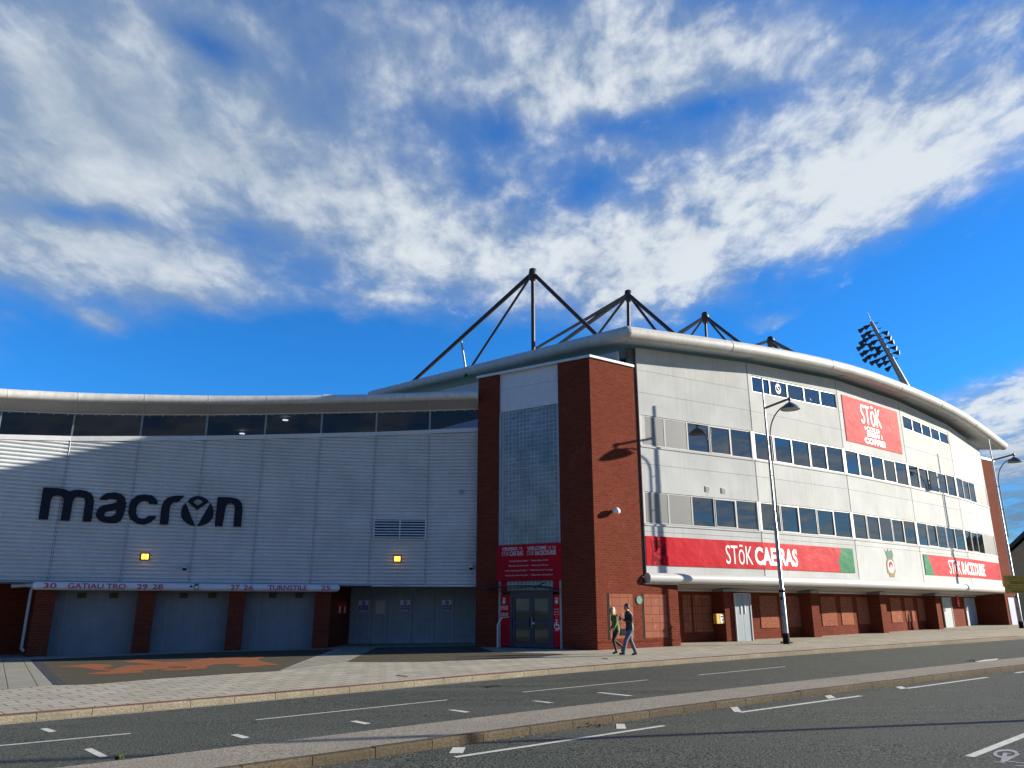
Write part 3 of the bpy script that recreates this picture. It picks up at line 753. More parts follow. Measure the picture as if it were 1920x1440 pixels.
# soffit panel lines
for i in range(0, len(EE), 4):
    a = EE[i]; sf.tube([backp(a, .3, -.285), backp(a, .9, -.285)], .018, 4)
sf.build('soffit', 'soffit', stand, fixn=False)
tb = MB()
tb.tube([(p[0], p[1], p[2]) for p in EE], TRD, 20)
tb.build('eave_tube', 'roof_white', stand)
for i in (3, 7, 11, 14, 17):
    a = Vector(EE[i]); b = Vector(EE[i + 1]); d = (b - a).normalized(); jr = MB(); jr.tube([a, a + d * .05], TRD + .012, 20); jr.build('tube_joint', 'roof_white', stand)
gt = MB(); gp = [backp(EE[0], L, 0) for L in (0, 2, 5, 9, 14, 20, 27, 34)]; gt.tube([gp[0]] + gp[1:], TRD * .985, 18); gt.lathe(gp[0], [(.001, -TRD), (TRD * .5, -TRD * .866), (TRD * .866, -TRD * .5), (TRD, 0), (TRD * .866, TRD * .5), (TRD * .5, TRD * .866), (.001, TRD)], 20)
for L in (6.5, 13.5, 20.5, 27.5): gt.tube([backp(EE[0], L), backp(EE[0], L + .06)], TRD + .005, 18)
gt.build('gable_tube', 'roof_white', stand)
# gable end: overhang, wall underneath and its white lower flashing
gw = Fr((5.82 + BACK.x * 30, 34.2 + BACK.y * 30), (5.82, 34.2)).off(-.12)
mb = MB(); ug = gw.L - 7.5; zr_ = lambda u: WT[0] - .06 + (SL * 30 - .36) * (1 - u / gw.L); gw.slope(mb, ug, gw.L - .02, 9.0, 9.0, zr_(ug), zr_(gw.L), 0, -.2); gw.slope(mb, 0, ug - .01, 14.6, 13.3, zr_(0), zr_(ug), 0, -.2); mb.build('gable_wall', 'white_cladding', stand)
mb = MB(); gw.slope(mb, 0, gw.L - .35, 14.6 + 1.0, 12.6, 16.9, 13.0, .24, .20); mb.build('gable_glazing', 'tinted_glass', stand)
mb = MB(); gw.slope(mb, 0, gw.L - .3, 10.5, 10.5, 17.55, 13.12, 1.0, .9); mb.build('gable_fascia', 'soffit', stand)
# end wall at the far side
fe = FAC.fr[-1]; mb = MB(); e0 = Vector((34.9, 56.5)); fr_e = Fr(e0, e0 + Vector((-.68, .73)) * 16)
fr_e.slope(mb, .05, 16, 2.6, 2.6, WT[5], WT[5] + 1.5, 0, -.15); mb.build('end_wall', 'white_cladding', stand)
# lower tube, soffit and recessed brick wall under the facade
low = FAC.offset(.16); ct = MB(); pts = [(p.x, p.y, 2.86) for p in low.pts]
a = low.fr[0]; s_ = a.P(-.10, 2.86); pts[0] = tuple(s_); b = low.fr[-1]; pts[-1] = tuple(b.P(b.L + .05, 2.86))
pp = []
for i in range(len(pts) - 1):
    for k in range(4): pp.append([pts[i][j] + (pts[i + 1][j] - pts[i][j]) * k / 4 for j in range(3)])
pp.append(list(pts[-1])); pp = smooth_line(pp, 2)
ct.tube(pp, .225, 18); ct.build('canopy_tube', 'frame_white', stand)
REC = 1.85
rw = FAC.offset(-REC); cs = MB()
for i in range(len(FAC.pts) - 1):
    a, b, c, d = FAC.offset(.1).pts[i], FAC.offset(.1).pts[i + 1], rw.pts[i + 1], rw.pts[i]
    cs.quad((a.x, a.y, 2.66), (b.x, b.y, 2.66), (c.x, c.y, 2.47), (d.x, d.y, 2.47))
cs.build('canopy_soffit', 'soffit', stand, fixn=False)
bw = MB(); cw = MB()
for i, f in enumerate(rw.fr): f.rect(bw, 0, f.L, -.1, 2.47, 0, -.25); f.rect(cw, 0, f.L, 2.385, 2.465, .03, .002)
bw.build('brick_wall', 'red_brick', stand); cw.build('wall_flashing', 'frame_grey', stand)
# plinth, pillars and panels of the ground floor
pl_ = MB()
for i, f in enumerate(rw.fr): pass
def recU(x, y=1175, off=0.0): return rw.U(x, y, off)[0]
def rec_frame(x, off=0.0):
    i, u, z = rw.hit(x, 1160, off); return rw.fr[i], u
for xa, xb in ((1358, 1381), (1523, 1539), (1653, 1666), (1757, 1769)):
    f, u = rec_frame((xa + xb) / 2, .75); w = .62
    m = MB(); f.rect(m, u - w / 2, u + w / 2, -.05, 2.36, .75, .004); o = m.build('pillar', 'red_brick', stand)
    m = MB(); f.rect(m, u - w / 2 - .06, u + w / 2 + .06, 2.365, 2.50, .81, .0); m.build('capital', 'grey_panel', o)
def terr(xa, xb, z0=.55, z1=2.22, m='terracotta_brick', off=.0):
    f, u0 = rec_frame(xa); f2, u1 = rec_frame(xb)
    if f2 is not f: u1 = f.uz(xb, 1160)[0]
    g_ = G(*(f.P(u0, 0).xy)); m_ = MB(); f.rect(m_, u0, u1, g_ + z0 - .1, z1, .03, -.05); m_.build('terracotta_panel', m, stand)
for xa, xb in ((1281, 1296), (1300, 1334)): terr(xa, xb, m='terracotta_blocks')
for xa, xb in ((1426, 1459), (1477, 1503)): terr(xa, xb, .62)
for xa, xb in ((1541, 1569), (1578, 1600), (1609, 1634), (1672, 1692), (1699, 1715), (1723, 1743)): terr(xa, xb, .60)
def slab_door(x0, x1, name='steel_door', m='steel_door', ztop=2.25, off=.0, split=None):
    f, u0 = rec_frame(x0, off); f = f.off(off); u0 = f.uz(x0, 1160)[0]; u1 = f.uz(x1, 1160)[0]; g_ = G(*(f.P(u0, 0).xy))
    fr_ = MB(); f.rect(fr_, u0 - .06, u0, g_ - .05, ztop + .05, .10, .02); f.rect(fr_, u1, u1 + .06, g_ - .05, ztop + .05, .10, .02); f.rect(fr_, u0, u1, ztop, ztop + .05, .10, .02)
    d = fr_.build('door', 'frame_grey', stand)
    l = MB(); n = 2 if split else 1
    for k in range(n): f.rect(l, u0 + (u1 - u0) * k / n + .006, u0 + (u1 - u0) * (k + 1) / n - .006, g_ + .01, ztop - .01, .07, .015)
    l.build('door_leaf', m, d)
    h = MB(); um = (u0 + u1) / 2
    if split:
        f.rect(h, um - .16, um - .09, g_ + 1.25, g_ + 1.62, .10, .071); f.rect(h, um + .09, um + .16, g_ + 1.25, g_ + 1.62, .10, .071); h.build('door_sign', 'sign_white', d)
    else:
        f.rect(h, u0 + .12, u0 + .17, g_ + 1.0, g_ + 1.2, .12, .071); h.build('handle', 'galvanised', d)
    return f, u0, u1, g_
slab_door(1379, 1406, split=True, off=.75); slab_door(1770, 1785); slab_door(1812, 1829, m='gate_blue')
side = Fr(rw.pts[-1], FAC.pts[-1]); m = MB()
sd_f = Fr((rw.pts[-1].x, rw.pts[-1].y), (FAC.pts[-1].x, FAC.pts[-1].y)); sd_f.rect(m, 0, sd_f.L, .2, 2.66, 0, -.25); m.build('return_wall', 'red_brick', stand)

# roof trusses
def truss(apex, members, cap=.24):
    A = Vector(apex); m = MB()
    for (p, r) in members: m.tube([A + (Vector(p) - A).normalized() * .15, p], r, 10)
    m.lathe((A.x, A.y, A.z), [(.04, .32), (.20, .24), (cap, .02), (cap * .95, -.30), (cap * .55, -.52), (.02, -.55)], 14)
    return m.build('roof_truss', 'dark_steel', stand)
YA = (41.3, 44.6, 48.3, 52.9)
A1 = aty(999, 512, YA[0]); A2 = aty(1178, 552, YA[1]); A3 = aty(1322, 593, YA[2]); A4 = aty(1445, 638, YA[3])
t1 = truss(A1, [(aty(765, 724, 55), .135), (aty(872, 706, 46.5), .075), (aty(1000, 668, 41.3), .115), (aty(1136, 645, 38.5), .115)])
m = MB(); p = aty(865, 640, 48.1); m.tube([p, aty(874, 698, 48.3)], .07, 8); m.build('truss_strut', 'galvanised', t1)
m = MB(); m.tube([aty(1000, 660, 41.3), aty(1012, 668, 40.8)], .12, 8); m.build('truss_foot', 'galvanised', t1)
t2 = truss(A2, [(aty(1002, 655, 60), .115), (aty(1040, 652, 57), .15), (aty(1112, 640, 49), .085), (aty(1179, 640, 44.6), .11), (aty(1245, 640, 42), .09), (aty(1280, 640, 40.5), .12)])
t3 = truss(A3, [(aty(1256, 634, 60), .09), (aty(1268, 632, 58), .11), (aty(1288, 640, 52), .075), (aty(1325, 646, 48.3), .085), (aty(1372, 652, 45.5), .075), (aty(1396, 650, 44), .11)], .25)
t4 = truss(A4, [(aty(1415, 648, 60), .11), (aty(1440, 660, 53), .12), (aty(1478, 656, 50), .14), (aty(1490, 662, 48), .10), (aty(1459, 656, 52), .12)], .28)

# ------------------------------------------------------------------ brick stair tower
def tower_brick(fl, fr_, h, parent, name='brick_wall'):
    return None
tower = thing('brick_tower', (3.42, 32.42, 0), 'tall red brick stair tower at the corner with glass block window above its entrance', 'tower')
uL = TL.uz(932.5, 1160)[0]; uR = TL.uz(1053.5, 1160)[0]
mb = MB()
TL.rect(mb, 0, uL, -.1, TH, 0, -.35); TL.rect(mb, uR, TL.L, -.1, TH, 0, -.35); mb.build('brick_wall', 'red_brick', tower)
mb = MB(); TR.rect(mb, .0, TR.L, -.1, TH, 0.002, -.35); mb.build('side_wall', 'red_brick', tower)
mb = MB(); bl = Fr((-1.60 + .55 * 4, 35.72 + .835 * 4), (-1.60, 35.72)); bl.rect(mb, 0, bl.L, 0, TH, 0, -.3)
mb.hexa([TL.P(0, 9.0, -.36), TL.P(TL.L - .4, 9.0, -.36), TR.P(TR.L, 9.0, -.4), TR.P(TR.L, 9.0, -3), TL.P(0, TH, -.36), TL.P(TL.L - .4, TH, -.36), TR.P(TR.L, TH, -.4), TR.P(TR.L, TH, -3)])
mb.build('rear_wall', 'red_brick', tower)
mb = MB(); c = .07
p0, p1, p2 = TL.P(-.08, TH, c), Vector((3.42 + .02, 32.42 - .09, TH)), TR.P(TR.L + .0, TH, c)
q0, q1, q2 = TL.P(-.08, TH, -.5), Vector((3.42 - .05, 32.42 + .6, TH)), TR.P(TR.L, TH, -.5)
for (a, b, c_, d) in ((p0, p1, q1, q0), (p1, p2, q2, q1)):
    mb.hexa([a, b, c_, d] + [v + Vector((0, 0, .11)) for v in (a, b, c_, d)])
mb.build('coping', 'flashing', tower)
# stair window: cladding panel, glass blocks, edge posts
GI = TL.off(-.12)
zc = GI.uz(992, 765)[1]
mb = MB(); GI.rect(mb, uL, uR, zc, 11.55, 0, -.05); mb.build('cladding_panel', 'flashing', tower); mb = MB(); GI.rect(mb, uL, uR, 11.56, TH, 0, -.05); mb.build('cladding_panel', 'flashing', tower)
mb = MB(); GI.rect(mb, uL + .22, uR - .12, 2.35, zc, -.05, -.12); mb.build('glass_block_window', 'glass_blocks', tower)
mb = MB(); GI.rect(mb, uL - .05, uR + .05, -.1, TH - .3, -.24, -.3); mb.build('backing_wall', 'interior_dark', tower)
mb = MB(); GI.rect(mb, uL, uL + .11, 0, zc - .005, .05, -.10); mb.build('edge_post', 'pipe_grey', tower); mb = MB(); GI.rect(mb, uR - .13, uR, 0, zc - .005, .05, -.10)
mb.build('edge_post', 'pipe_grey', tower)
mb = MB(); GI.rect(mb, uL + .11, uL + .22, 2.35, zc - .005, -.01, -.10)
for yy in (868, 880): pass
zm = GI.uz(992, 877)[1]; GI.rect(mb, uL + .22, uR - .14, zm - .03, zm + .03, .0, -.049); mb.build('window_band', 'pipe_grey', tower)
# low brick block right of the tower face
LB = Fr((3.42, 32.42), (7.30, 35.10)); z_lb = 2.60
mb = MB(); LB.rect(mb, TR.L + .0, LB.L, -.1, z_lb, .006, -.35); le = Fr(LB.P(LB.L, 0).xy, (LB.P(LB.L, 0).xy + Vector((-.55, .83)) * 2.2)); le.rect(mb, 0, le.L, -.1, z_lb, 0.0, -.3)
mb.build('low_brick_wall', 'red_brick', tower)
mb = MB(); LB.rect(mb, TR.L + .1, LB.L + .03, z_lb + .003, z_lb + .05, .05, -.35); mb.build('wall_coping', 'flashing', tower)
def lbu(x): return LB.uz(x, 1160)[0]
for xa, xb in ((1143, 1187), (1208, 1250)):
    mb = MB(); LB.rect(mb, lbu(xa), lbu(xb), .42, LB.uz(1180, 1114)[1], .022, -.05); mb.build('terracotta_panel', 'terracotta_blocks', tower)
    mb = MB(); LB.rect(mb, lbu(xa) - .10, lbu(xa) - .005, .38, LB.uz(1180, 1112)[1], .011, .0075); mb.build('panel_shadow_joint', 'black', tower)  # black strip paints in the dark shadow joint left of each panel
mb = MB(); LB.rect(mb, 0.02, LB.L, .30, .33, .03, .0); mb.build('plinth_course', 'red_brick', tower)
# entrance
ent = thing('entrance_door', GI.P((uL + uR) / 2, 0), 'dark blue double glazed entrance doors at the foot of the brick tower', 'door')
dx0, _, _, _ = GI.px(957, 1120, 960, 1130); dx1 = GI.uz(1038.5, 1160)[0]; dx0 = GI.uz(957.5, 1160)[0]; zt_ = GI.uz(998, 1110)[1]
fm = MB(); D = .06
GI.rect(fm, dx0, dx0 + .13, .02, zt_, D, -.06); GI.rect(fm, dx1 - .13, dx1, .02, zt_, D, -.06); GI.rect(fm, dx0 + .13, dx1 - .13, zt_ - .16, zt_, D, -.06)
fm.build('door_frame', 'navy', ent)
dm = (dx0 + dx1) / 2
for k in (0, 1):
    a, b = (dx0 + .135, dm - .005) if k == 0 else (dm + .005, dx1 - .135)
    l = MB(); w = .11; ztp = zt_ - .165
    GI.rect(l, a, a + w, .03, ztp, .04, -.04); GI.rect(l, b - w, b, .03, ztp, .04, -.04)
    for (z0, z1) in ((.03, .22), (.92, 1.08), (ztp - .10, ztp)): GI.rect(l, a + w, b - w, z0, z1, .04, -.04)
    lf = l.build('door_leaf', 'navy', ent)
    for (z0, z1) in ((.225, .915), (1.085, ztp - .105)):
        g_ = MB(); GI.rect(g_, a + w + .002, b - w - .002, z0, z1, .0, -.01); g_.build('pane', 'door_glass', lf)
    h = MB(); uu = b - .05 if k == 0 else a + .05; h.tube([GI.P(uu, .85, .10), GI.P(uu, 1.25, .10)], .018, 8); h.build('handle', 'galvanised' if k else 'black', lf)
mb = MB(); GI.rect(mb, dm + .05, dm + .15, .96, 1.04, .06, .041); mb.build('lock_plate', 'sign_white', ent)
# side boards
def board(x0, x1, y0, y1, off=.03, m='sign_red', z0=None):
    a = GI.uz(x0, 1160)[0]; b = GI.uz(x1, 1160)[0]; t = GI.uz((x0 + x1) / 2, y0)[1]; l = GI.uz((x0 + x1) / 2, y1)[1] if z0 is None else z0
    return a, b, l, t
def crest(fr, cx, cz, w, h, off, parent, simple=False):
    m = MB(); m.poly(fr, [[(cx - w * .50, cz + h * .50), (cx - w * .40, cz + h * .43), (cx - w * .28, cz + h * .40), (cx - w * .08, cz + h * .52), (cx + w * .02, cz + h * .42), (cx + w * .28, cz + h * .50), (cx + w * .42, cz + h * .46),
                               (cx + w * .46, cz + h * .30), (cx + w * .34, cz + h * .16), (cx - w * .26, cz + h * .16), (cx - w * .36, cz + h * .34)]], off, .01)
    m.build('crest_feathers', 'crest_green' if not simple else 'text_dull', parent)
    m = MB(); m.poly(fr, [[(cx - w * .28, cz + h * .16), (cx + w * .36, cz + h * .16), (cx + w * .46, cz - h * .02), (cx + w * .50, cz - h * .30), (cx + w * .36, cz - h * .38), (cx + w * .30, cz - h * .5), (cx - w * .22, cz - h * .5), (cx - w * .28, cz - h * .38), (cx - w * .44, cz - h * .36), (cx - w * .44, cz - h * .02)]], off + .004, .01)
    m.build('crest_scroll', 'gold', parent)
    m = MB(); m.poly(fr, [[(cx + w * .36 * math.cos(t) + w * .03, cz - h * .10 + (h * .26 if math.sin(t) < 0 else h * .22) * math.sin(t)) for t in [i * math.pi / 10 for i in range(20)]]], off + .008, .006)
    m.build('crest_shield', 'sign_white', parent)
    if not simple:
        m = MB(); m.poly(fr, [[(cx - w * .18, cz + h * .02), (cx + w * .02, cz + h * .08), (cx + w * .22, cz + h * .02), (cx + w * .28, cz - h * .14), (cx + w * .20, cz - h * .22), (cx + w * .16, cz - h * .10), (cx + w * .04, cz - h * .04), (cx - w * .06, cz - h * .16), (cx - w * .16, cz - h * .20), (cx - w * .22, cz - h * .08)]], off + .012, .003)
        m.build('crest_charge', 'board_red', parent)
lb = thing('sign_board', GI.P(GI.uz(945, 1160)[0], .1), 'tall red club welcome board left of the entrance doors', 'sign')
a, b, z0, z1 = board(934, 957, 1115, 1212, z0=.06); m = MB(); GI.rect(m, a, b, z0, z1, .03, -.06); m.build('board', 'sign_red', lb)
crest(GI, (a + b) / 2, z1 - .27, .20, .30, .035, lb, True)
m = MB(); u0, u1 = a + .08, b - .10
for (ya, yb, tx, bo) in ((1136, 1139.5, "CROESO I'R", .02), (1140.5, 1143.5, 'STōK CAE RAS', .03), (1149, 1151.5, 'WELCOME TO THE', .02), (1152, 1154.5, 'STōK RACECOURSE', .03)):
    put_text(m, tx, on_frame(GI, u0, u1, GI.uz(945, yb)[1], GI.uz(945, ya)[1], .034), bo)
m.build('lettering', 'text_white', lb)
m = MB(); zz0 = .15
m.poly(GI, [[(a + .1, .2), (a + .25, .5), (a + .12, .75), (a + .3, 1.0), (a + .42, .85), (b - .12, 1.05), (b - .2, .7), (b - .08, .5), (b - .2, .2)]], .034, .002); m.build('dragon_motif', 'board_red', lb)
rb = thing('sign_board', GI.P(GI.uz(1046, 1160)[0], .1), 'narrow red board with wheelchair symbol right of the entrance doors', 'sign')
a, b, z0, z1 = board(1038.5, 1056, 1115, 1215, z0=.06); b = min(b, uR - .14); m = MB(); GI.rect(m, a, b, z0, z1, .03, -.06); m.build('board', 'sign_red', rb)
crest(GI, (a + b) / 2, z1 - .25, .20, .30, .035, rb, True)
m = MB()
for k, (tx, wd) in enumerate((('Mae mynediad', .8), ('hygyrch drwy', .95), ('y brif fynedfa', 1.0), ('ar y', .3), ('chwith', .6), ('Accessible', .75), ('entrance is via', 1.0), ('the main door', .9), ('on the left', .75))):
    zz_ = z1 - .62 - k * .105; c_ = (a + b) / 2; hw = (b - a) * .42 * wd; put_text(m, tx, on_frame(GI, c_ - hw, c_ + hw, zz_, zz_ + .055, .034), .0)
m.build('lettering', 'text_white', rb); m = MB(); cx_, cz_ = (a + b) / 2, GI.uz(1047, 1172)[1]
m.poly(GI, [[(cx_ + .13 * math.cos(t), cz_ - .04 + .15 * math.sin(t)) for t in [R(d) for d in range(120, 370, 25)]] + [(cx_ + .10 * math.cos(t), cz_ - .04 + .115 * math.sin(t)) for t in [R(d) for d in range(360, 110, -25)]]], .034, 0)
m.poly(GI, [[(cx_ - .035, cz_ - .02), (cx_ - .03, cz_ + .15), (cx_ + .01, cz_ + .15), (cx_ + .005, cz_ + .03), (cx_ + .09, cz_ + .03), (cx_ + .14, cz_ - .14), (cx_ + .19, cz_ - .12), (cx_ + .18, cz_ - .15), (cx_ + .12, cz_ - .18), (cx_ + .06, cz_ - .01)]], .0345, 0)
m.poly(GI, [[(cx_ - .01 + .03 * math.cos(t), cz_ + .20 + .035 * math.sin(t)) for t in [R(d) for d in range(0, 360, 40)]]], .034, 0)
m.build('wheelchair_symbol', 'text_white', rb)
# red strips above the doors left and right
m = MB(); a, b, z0, z1 = board(934, 949, 1088, 1108); GI.rect(m, a, b, z0, z1, .0, -.05); m.build('entrance_infill', 'sign_red', tower); m = MB(); a, b, z0, z1 = board(1038, 1053, 1088, 1106); GI.rect(m, a, b, z0, z1, .0, -.05); m.build('entrance_infill', 'sign_red', tower)
m = MB(); GI.rect(m, GI.uz(936, 1160)[0], GI.uz(1054, 1160)[0], zt_ + .003, 2.345, .02, -.06); m.build('entrance_head', 'navy', tower)
wb = thing('welcome_sign', GI.P((uL + uR) / 2, 3.1), 'large red bilingual welcome board above the entrance canopy', 'sign')
a, b = GI.uz(932.5, 1050, .12)[0], GI.uz(1053.5, 1050, .12)[0]; z1 = GI.uz(992, 1019)[1]; z0 = GI.uz(992, 1089)[1]
GB = GI.off(.12)
a, b = GB.uz(932.5, 1050)[0], GB.uz(1053.5, 1050)[0]; z1 = GB.uz(992, 1020)[1]; z0 = GB.uz(992, 1088.5)[1]
m = MB(); GB.rect(m, a, b, z0, z1, .03, -.11); m.build('board', 'board_red', wb)
def wtext(m, tx, x0, x1, y0, y1, bo=0.0, fr=GB, off=.033):
    u0, u1 = fr.uz(x0, (y0 + y1) / 2)[0], fr.uz(x1, (y0 + y1) / 2)[0]; xm = (x0 + x1) / 2
    put_text(m, tx, on_frame(fr, u0, u1, fr.uz(xm, y1)[1], fr.uz(xm, y0)[1], off), bo)
m = MB()
for (tx, x0, x1, y0, y1, bo) in (("CROESO", 942.5, 971, 1026, 1032.5, .04), ("I'R", 974, 981, 1025.5, 1031.5, 0), ("STōK", 942, 955.5, 1034, 1042.5, 0), ("CAE RAS", 956.5, 981.5, 1033, 1042, .04),
                                ("WELCOME", 989, 1025, 1024, 1031, .04), ("TO THE", 1028, 1043, 1023.5, 1030, 0), ("STōK", 989, 1002, 1032, 1041, 0), ("RACECOURSE", 1004, 1043, 1031.5, 1040.5, .04),
                                ("Ystafell Betsy Bess  /  Betsy Bess Suite", 955, 1028.5, 1049.5, 1053.5, .01), ("Bocsys Gweithredol  /  Executive Boxes", 955, 1029, 1058.5, 1062.5, .01),
                                ("Lolfa Partneriaid 1864  /  1864 Partners' Lounge", 947.5, 1037, 1067.5, 1071.5, .01), ("Derbynfa diwrnod gêm  /  Matchday Reception", 948, 1037, 1076.5, 1080.5, .01)):
    wtext(m, tx, x0, x1, y0, y1, bo)
m.build('lettering', 'text_dull', wb)
# curved glass canopy above the doors
cn = thing('door_canopy', GI.P(dm, 2.5), 'shallow curved tinted glass canopy over the tower entrance', 'canopy')
ca, cb = GI.uz(921, 1104)[0] + .0, GI.uz(1054, 1104)[0]; m = MB(); n = 14; z_e = 2.36; rise = .20; vs = []
for i in range(n + 1):
    s = i / n; z = z_e + rise * 4 * s * (1 - s) * .8; u = ca + (cb - ca) * s
    vs += [GI.P(u, z + .05, .10), GI.P(u, z, .85), GI.P(u, z + .035, .10), GI.P(u, z - .015, .85)]
fs = []
for i in range(n):
    k = 4 * i; fs += [(k, k + 1, k + 5, k + 4), (k + 2, k + 6, k + 7, k + 3), (k + 1, k + 3, k + 7, k + 5)]
m.add(vs, fs); m.build('canopy_pane', 'canopy_glass', cn)
m = MB(); m.tube([GI.P(ca + (cb - ca) * i / n, z_e + rise * 3.2 * (i / n) * (1 - i / n) + .01, .86) for i in range(n + 1)], .022, 6)
for s in (.12, .75): m.tube([GI.P(ca + (cb - ca) * s, z_e + .3, -.02), GI.P(ca + (cb - ca) * s, z_e + .07, .7)], .02, 6)
m.build('canopy_bracket', 'navy', cn)
# handrail
m = MB(); h0 = GI.P(GI.uz(931, 1213, .5)[0], 0, .55); fr5 = GI.off(.55)
u_a, z_a = fr5.uz(933, 1172); u_b, z_b = fr5.uz(940.5, 1158)
m.tube([fr5.P(u_a, .0), fr5.P(u_a, z_a), fr5.P(u_b, z_b)], .035, 8); m.tube([fr5.P(u_b, z_b), GI.P(u_b + .05, z_b + .02, .04)], .03, 8)
tag(m.build('handrail', 'sign_white', origin=fr5.P(u_a, 0)), 'bent white tubular handrail standing left of the tower entrance', 'handrail')

# far brick tower
far = thing('brick_tower', (35.0, 56.6, 0), 'distant red brick tower closing the far right end of the stadium', 'tower')
pA = Vector((34.93, 56.58)); q = gl(1859.5, 864, TH + .05); pB = Vector((q.x, q.y))
FT = Fr(pA, pB); FT = Fr(pA, pA + FT.d * max(2.0, FT.L))
ft = MB(); FT.rect(ft, 0, FT.L, -.1, TH, 0.0, -4.0); ft.build('brick_wall', 'red_brick', far)
ft = MB(); FT.rect(ft, -.05, FT.L + .07, TH, TH + .16, .07, -4.0); ft.build('coping', 'flashing', far)
ft = MB(); b1 = FT.uz(1896, 1150)[0]; b0 = FT.uz(1884, 1150)[0]; FT.rect(ft, FT.L - 1.6, FT.L - .7, G(36, 58) - .1, 2.35, .03, .003); ft.build('steel_door', 'gate_blue', far)

# ------------------------------------------------------------------ turnstile wing
wing = thing('turnstile_wing', (-8.2, 32.3, 0), 'low curved wing with grey corrugated cladding above the brick turnstile bays', 'stand wing')
ZB = 1.6 + .93 * KW
CT = [1.6 + (z - 1.6) * KW for z in [7.35, 7.58, 7.80, 8.02, 8.26, 8.47, 8.66, 8.83, 8.97, 9.05]]
FTp = [1.6 + (z - 1.6) * KW for z in [7.52, 7.75, 7.97, 8.20, 8.42, 8.63, 8.82, 8.98, 9.12, 9.21]]
GTp = [1.6 + (z - 1.6) * KW for z in [8.40, 8.62, 8.84, 9.06, 9.29, 9.50, 9.70, 9.86, 9.97, 10.03]]
PITCHR = .165
PROF = [(0.0, -.090), (.15, -.085), (.24, -.020), (.42, 0.0), (.60, -.002), (.78, -.020), (.86, -.080)]
LV = WING.fr[7]
lvu0, lvz0 = LV.uz(700, 992); 
def clip_poly(pts, a, b):      # keep z <= a + b*u
    out = []
    for i in range(len(pts)):
        p, q = pts[i], pts[(i + 1) % len(pts)]; dp = a + b * p[0] - p[1]; dq = a + b * q[0] - q[1]
        if dp >= 0: out.append(p)
        if (dp >= 0) != (dq >= 0):
            t = dp / (dp - dq); out.append(tuple(p[k] + (q[k] - p[k]) * t for k in range(3)))
    return out
for i, f in enumerate(WING.fr):
    m = MB(); a_u, b_u = .03, f.L - .03; k = 0; z = ZB
    la, lb_ = CT[i], (CT[i + 1] - CT[i]) / f.L
    while z < max(CT[i], CT[i + 1]):
        for j in range(len(PROF)):
            z0, d0 = z + PROF[j][0] * PITCHR, PROF[j][1]
            z1, d1 = (z + PROF[j + 1][0] * PITCHR, PROF[j + 1][1]) if j + 1 < len(PROF) else (z + PITCHR, PROF[0][1])
            q = clip_poly([(a_u, z0, d0), (b_u, z0, d0), (b_u, z1, d1), (a_u, z1, d1)], la, lb_)
            if len(q) >= 3: m.add([f.P(p[0], p[1], p[2]) for p in q], [tuple(range(len(q)))])
        z += PITCHR
    m.build('corrugated_panel', 'corrugated', wing, fixn=False)
for i, f in enumerate(WING.fr):
    if i: m = MB(); m.tube([f.P(0, ZB - .02, -.005), f.P(0, CT[i], -.005)], .022, 6); m.build('joint_strip', 'flashing', wing)
m = MB()
for i, f in enumerate(WING.fr): f.slope(m, 0.0, f.L, CT[i] - .015, CT[i + 1] - .015, FTp[i], FTp[i + 1], .035, -.06)
m.build('flashing', 'flashing', wing)
m = MB()
for i, f in enumerate(WING.fr): f.rect(m, 0, f.L, ZB - .07, ZB + .0, .02, -.08)
m.build('drip_flashing', 'flashing', wing)
m = MB()
for i, f in enumerate(WING.fr): f.slope(m, 0, f.L, ZB, ZB, CT[i], CT[i + 1], -.10, -.18)
m.build('backing_wall', 'interior_dark', wing)
for i, f in enumerate(WING.fr):
    m = MB(); f.slope(m, .03, f.L - .03, FTp[i] + .003, FTp[i + 1] + .003, GTp[i], GTp[i + 1], -.03, -.04); m.build('clerestory_window', 'tinted_glass', wing)
    m = MB(); f.slope(m, -.045, .045, FTp[i], FTp[i], GTp[i], GTp[i], -.03, -.12)
    for k in range(8): f.rect(m, -.03, .03, FTp[i] + .06 + k * .1, FTp[i] + .085 + k * .1, .0, -.029)
    m.build('window_post', 'galvanised', wing)
m = MB()
for i, f in enumerate(WING.fr):
    for k in range(5): f.rect(m, f.L * (k + .5) / 5 - .02, f.L * (k + .5) / 5 + .02, (GTp[i] + (GTp[i + 1] - GTp[i]) * (k + .5) / 5) - .05, (GTp[i] + (GTp[i + 1] - GTp[i]) * (k + .5) / 5), .02, -.028)
    f.slope(m, 0, f.L, GTp[i] - .0, GTp[i + 1] - .0, GTp[i] + .05, GTp[i + 1] + .05, .04, -.12)
m.build('head_trim', 'flashing', wing)
# eave tube and soffit
OV = .92
tc_y = [733, 739, 744, 747.5, 749.5, 750, 749, 747, 743.5, 741]
tc_x = [-150, -5, 133, 265, 384, 497, 604, 707, 806, 893]
wo_ = WING.offset(OV); tubep = []
for i, p in enumerate(wo_.pts):
    fi = WING.fr[min(i, len(WING.fr) - 1)]; Z = fi.uz(tc_x[i], tc_y[i], OV)[1] if i > 1 else None; tubep.append([p.x, p.y, Z])
tubep[1][2] = 2 * tubep[2][2] - tubep[3][2]; tubep[0][2] = 2 * tubep[1][2] - tubep[2][2]
tp = []
for i in range(len(tubep) - 1):
    for k in range(4): tp.append([tubep[i][j] + (tubep[i + 1][j] - tubep[i][j]) * k / 4 for j in range(3)])
tp.append(tubep[-1]); tps = smooth_line(tp, 3)
m = MB(); m.tube(tps, .20, 18); m.build('eave_tube', 'wing_tube', wing)
for i in range(4, len(tps) - 2, 4):
    a, b = Vector(tps[i]), Vector(tps[i + 1]); d = (b - a).normalized(); m = MB(); m.tube([a, a + d * .04], .206, 18); m.build('tube_joint', 'flashing', wing)
m = MB()
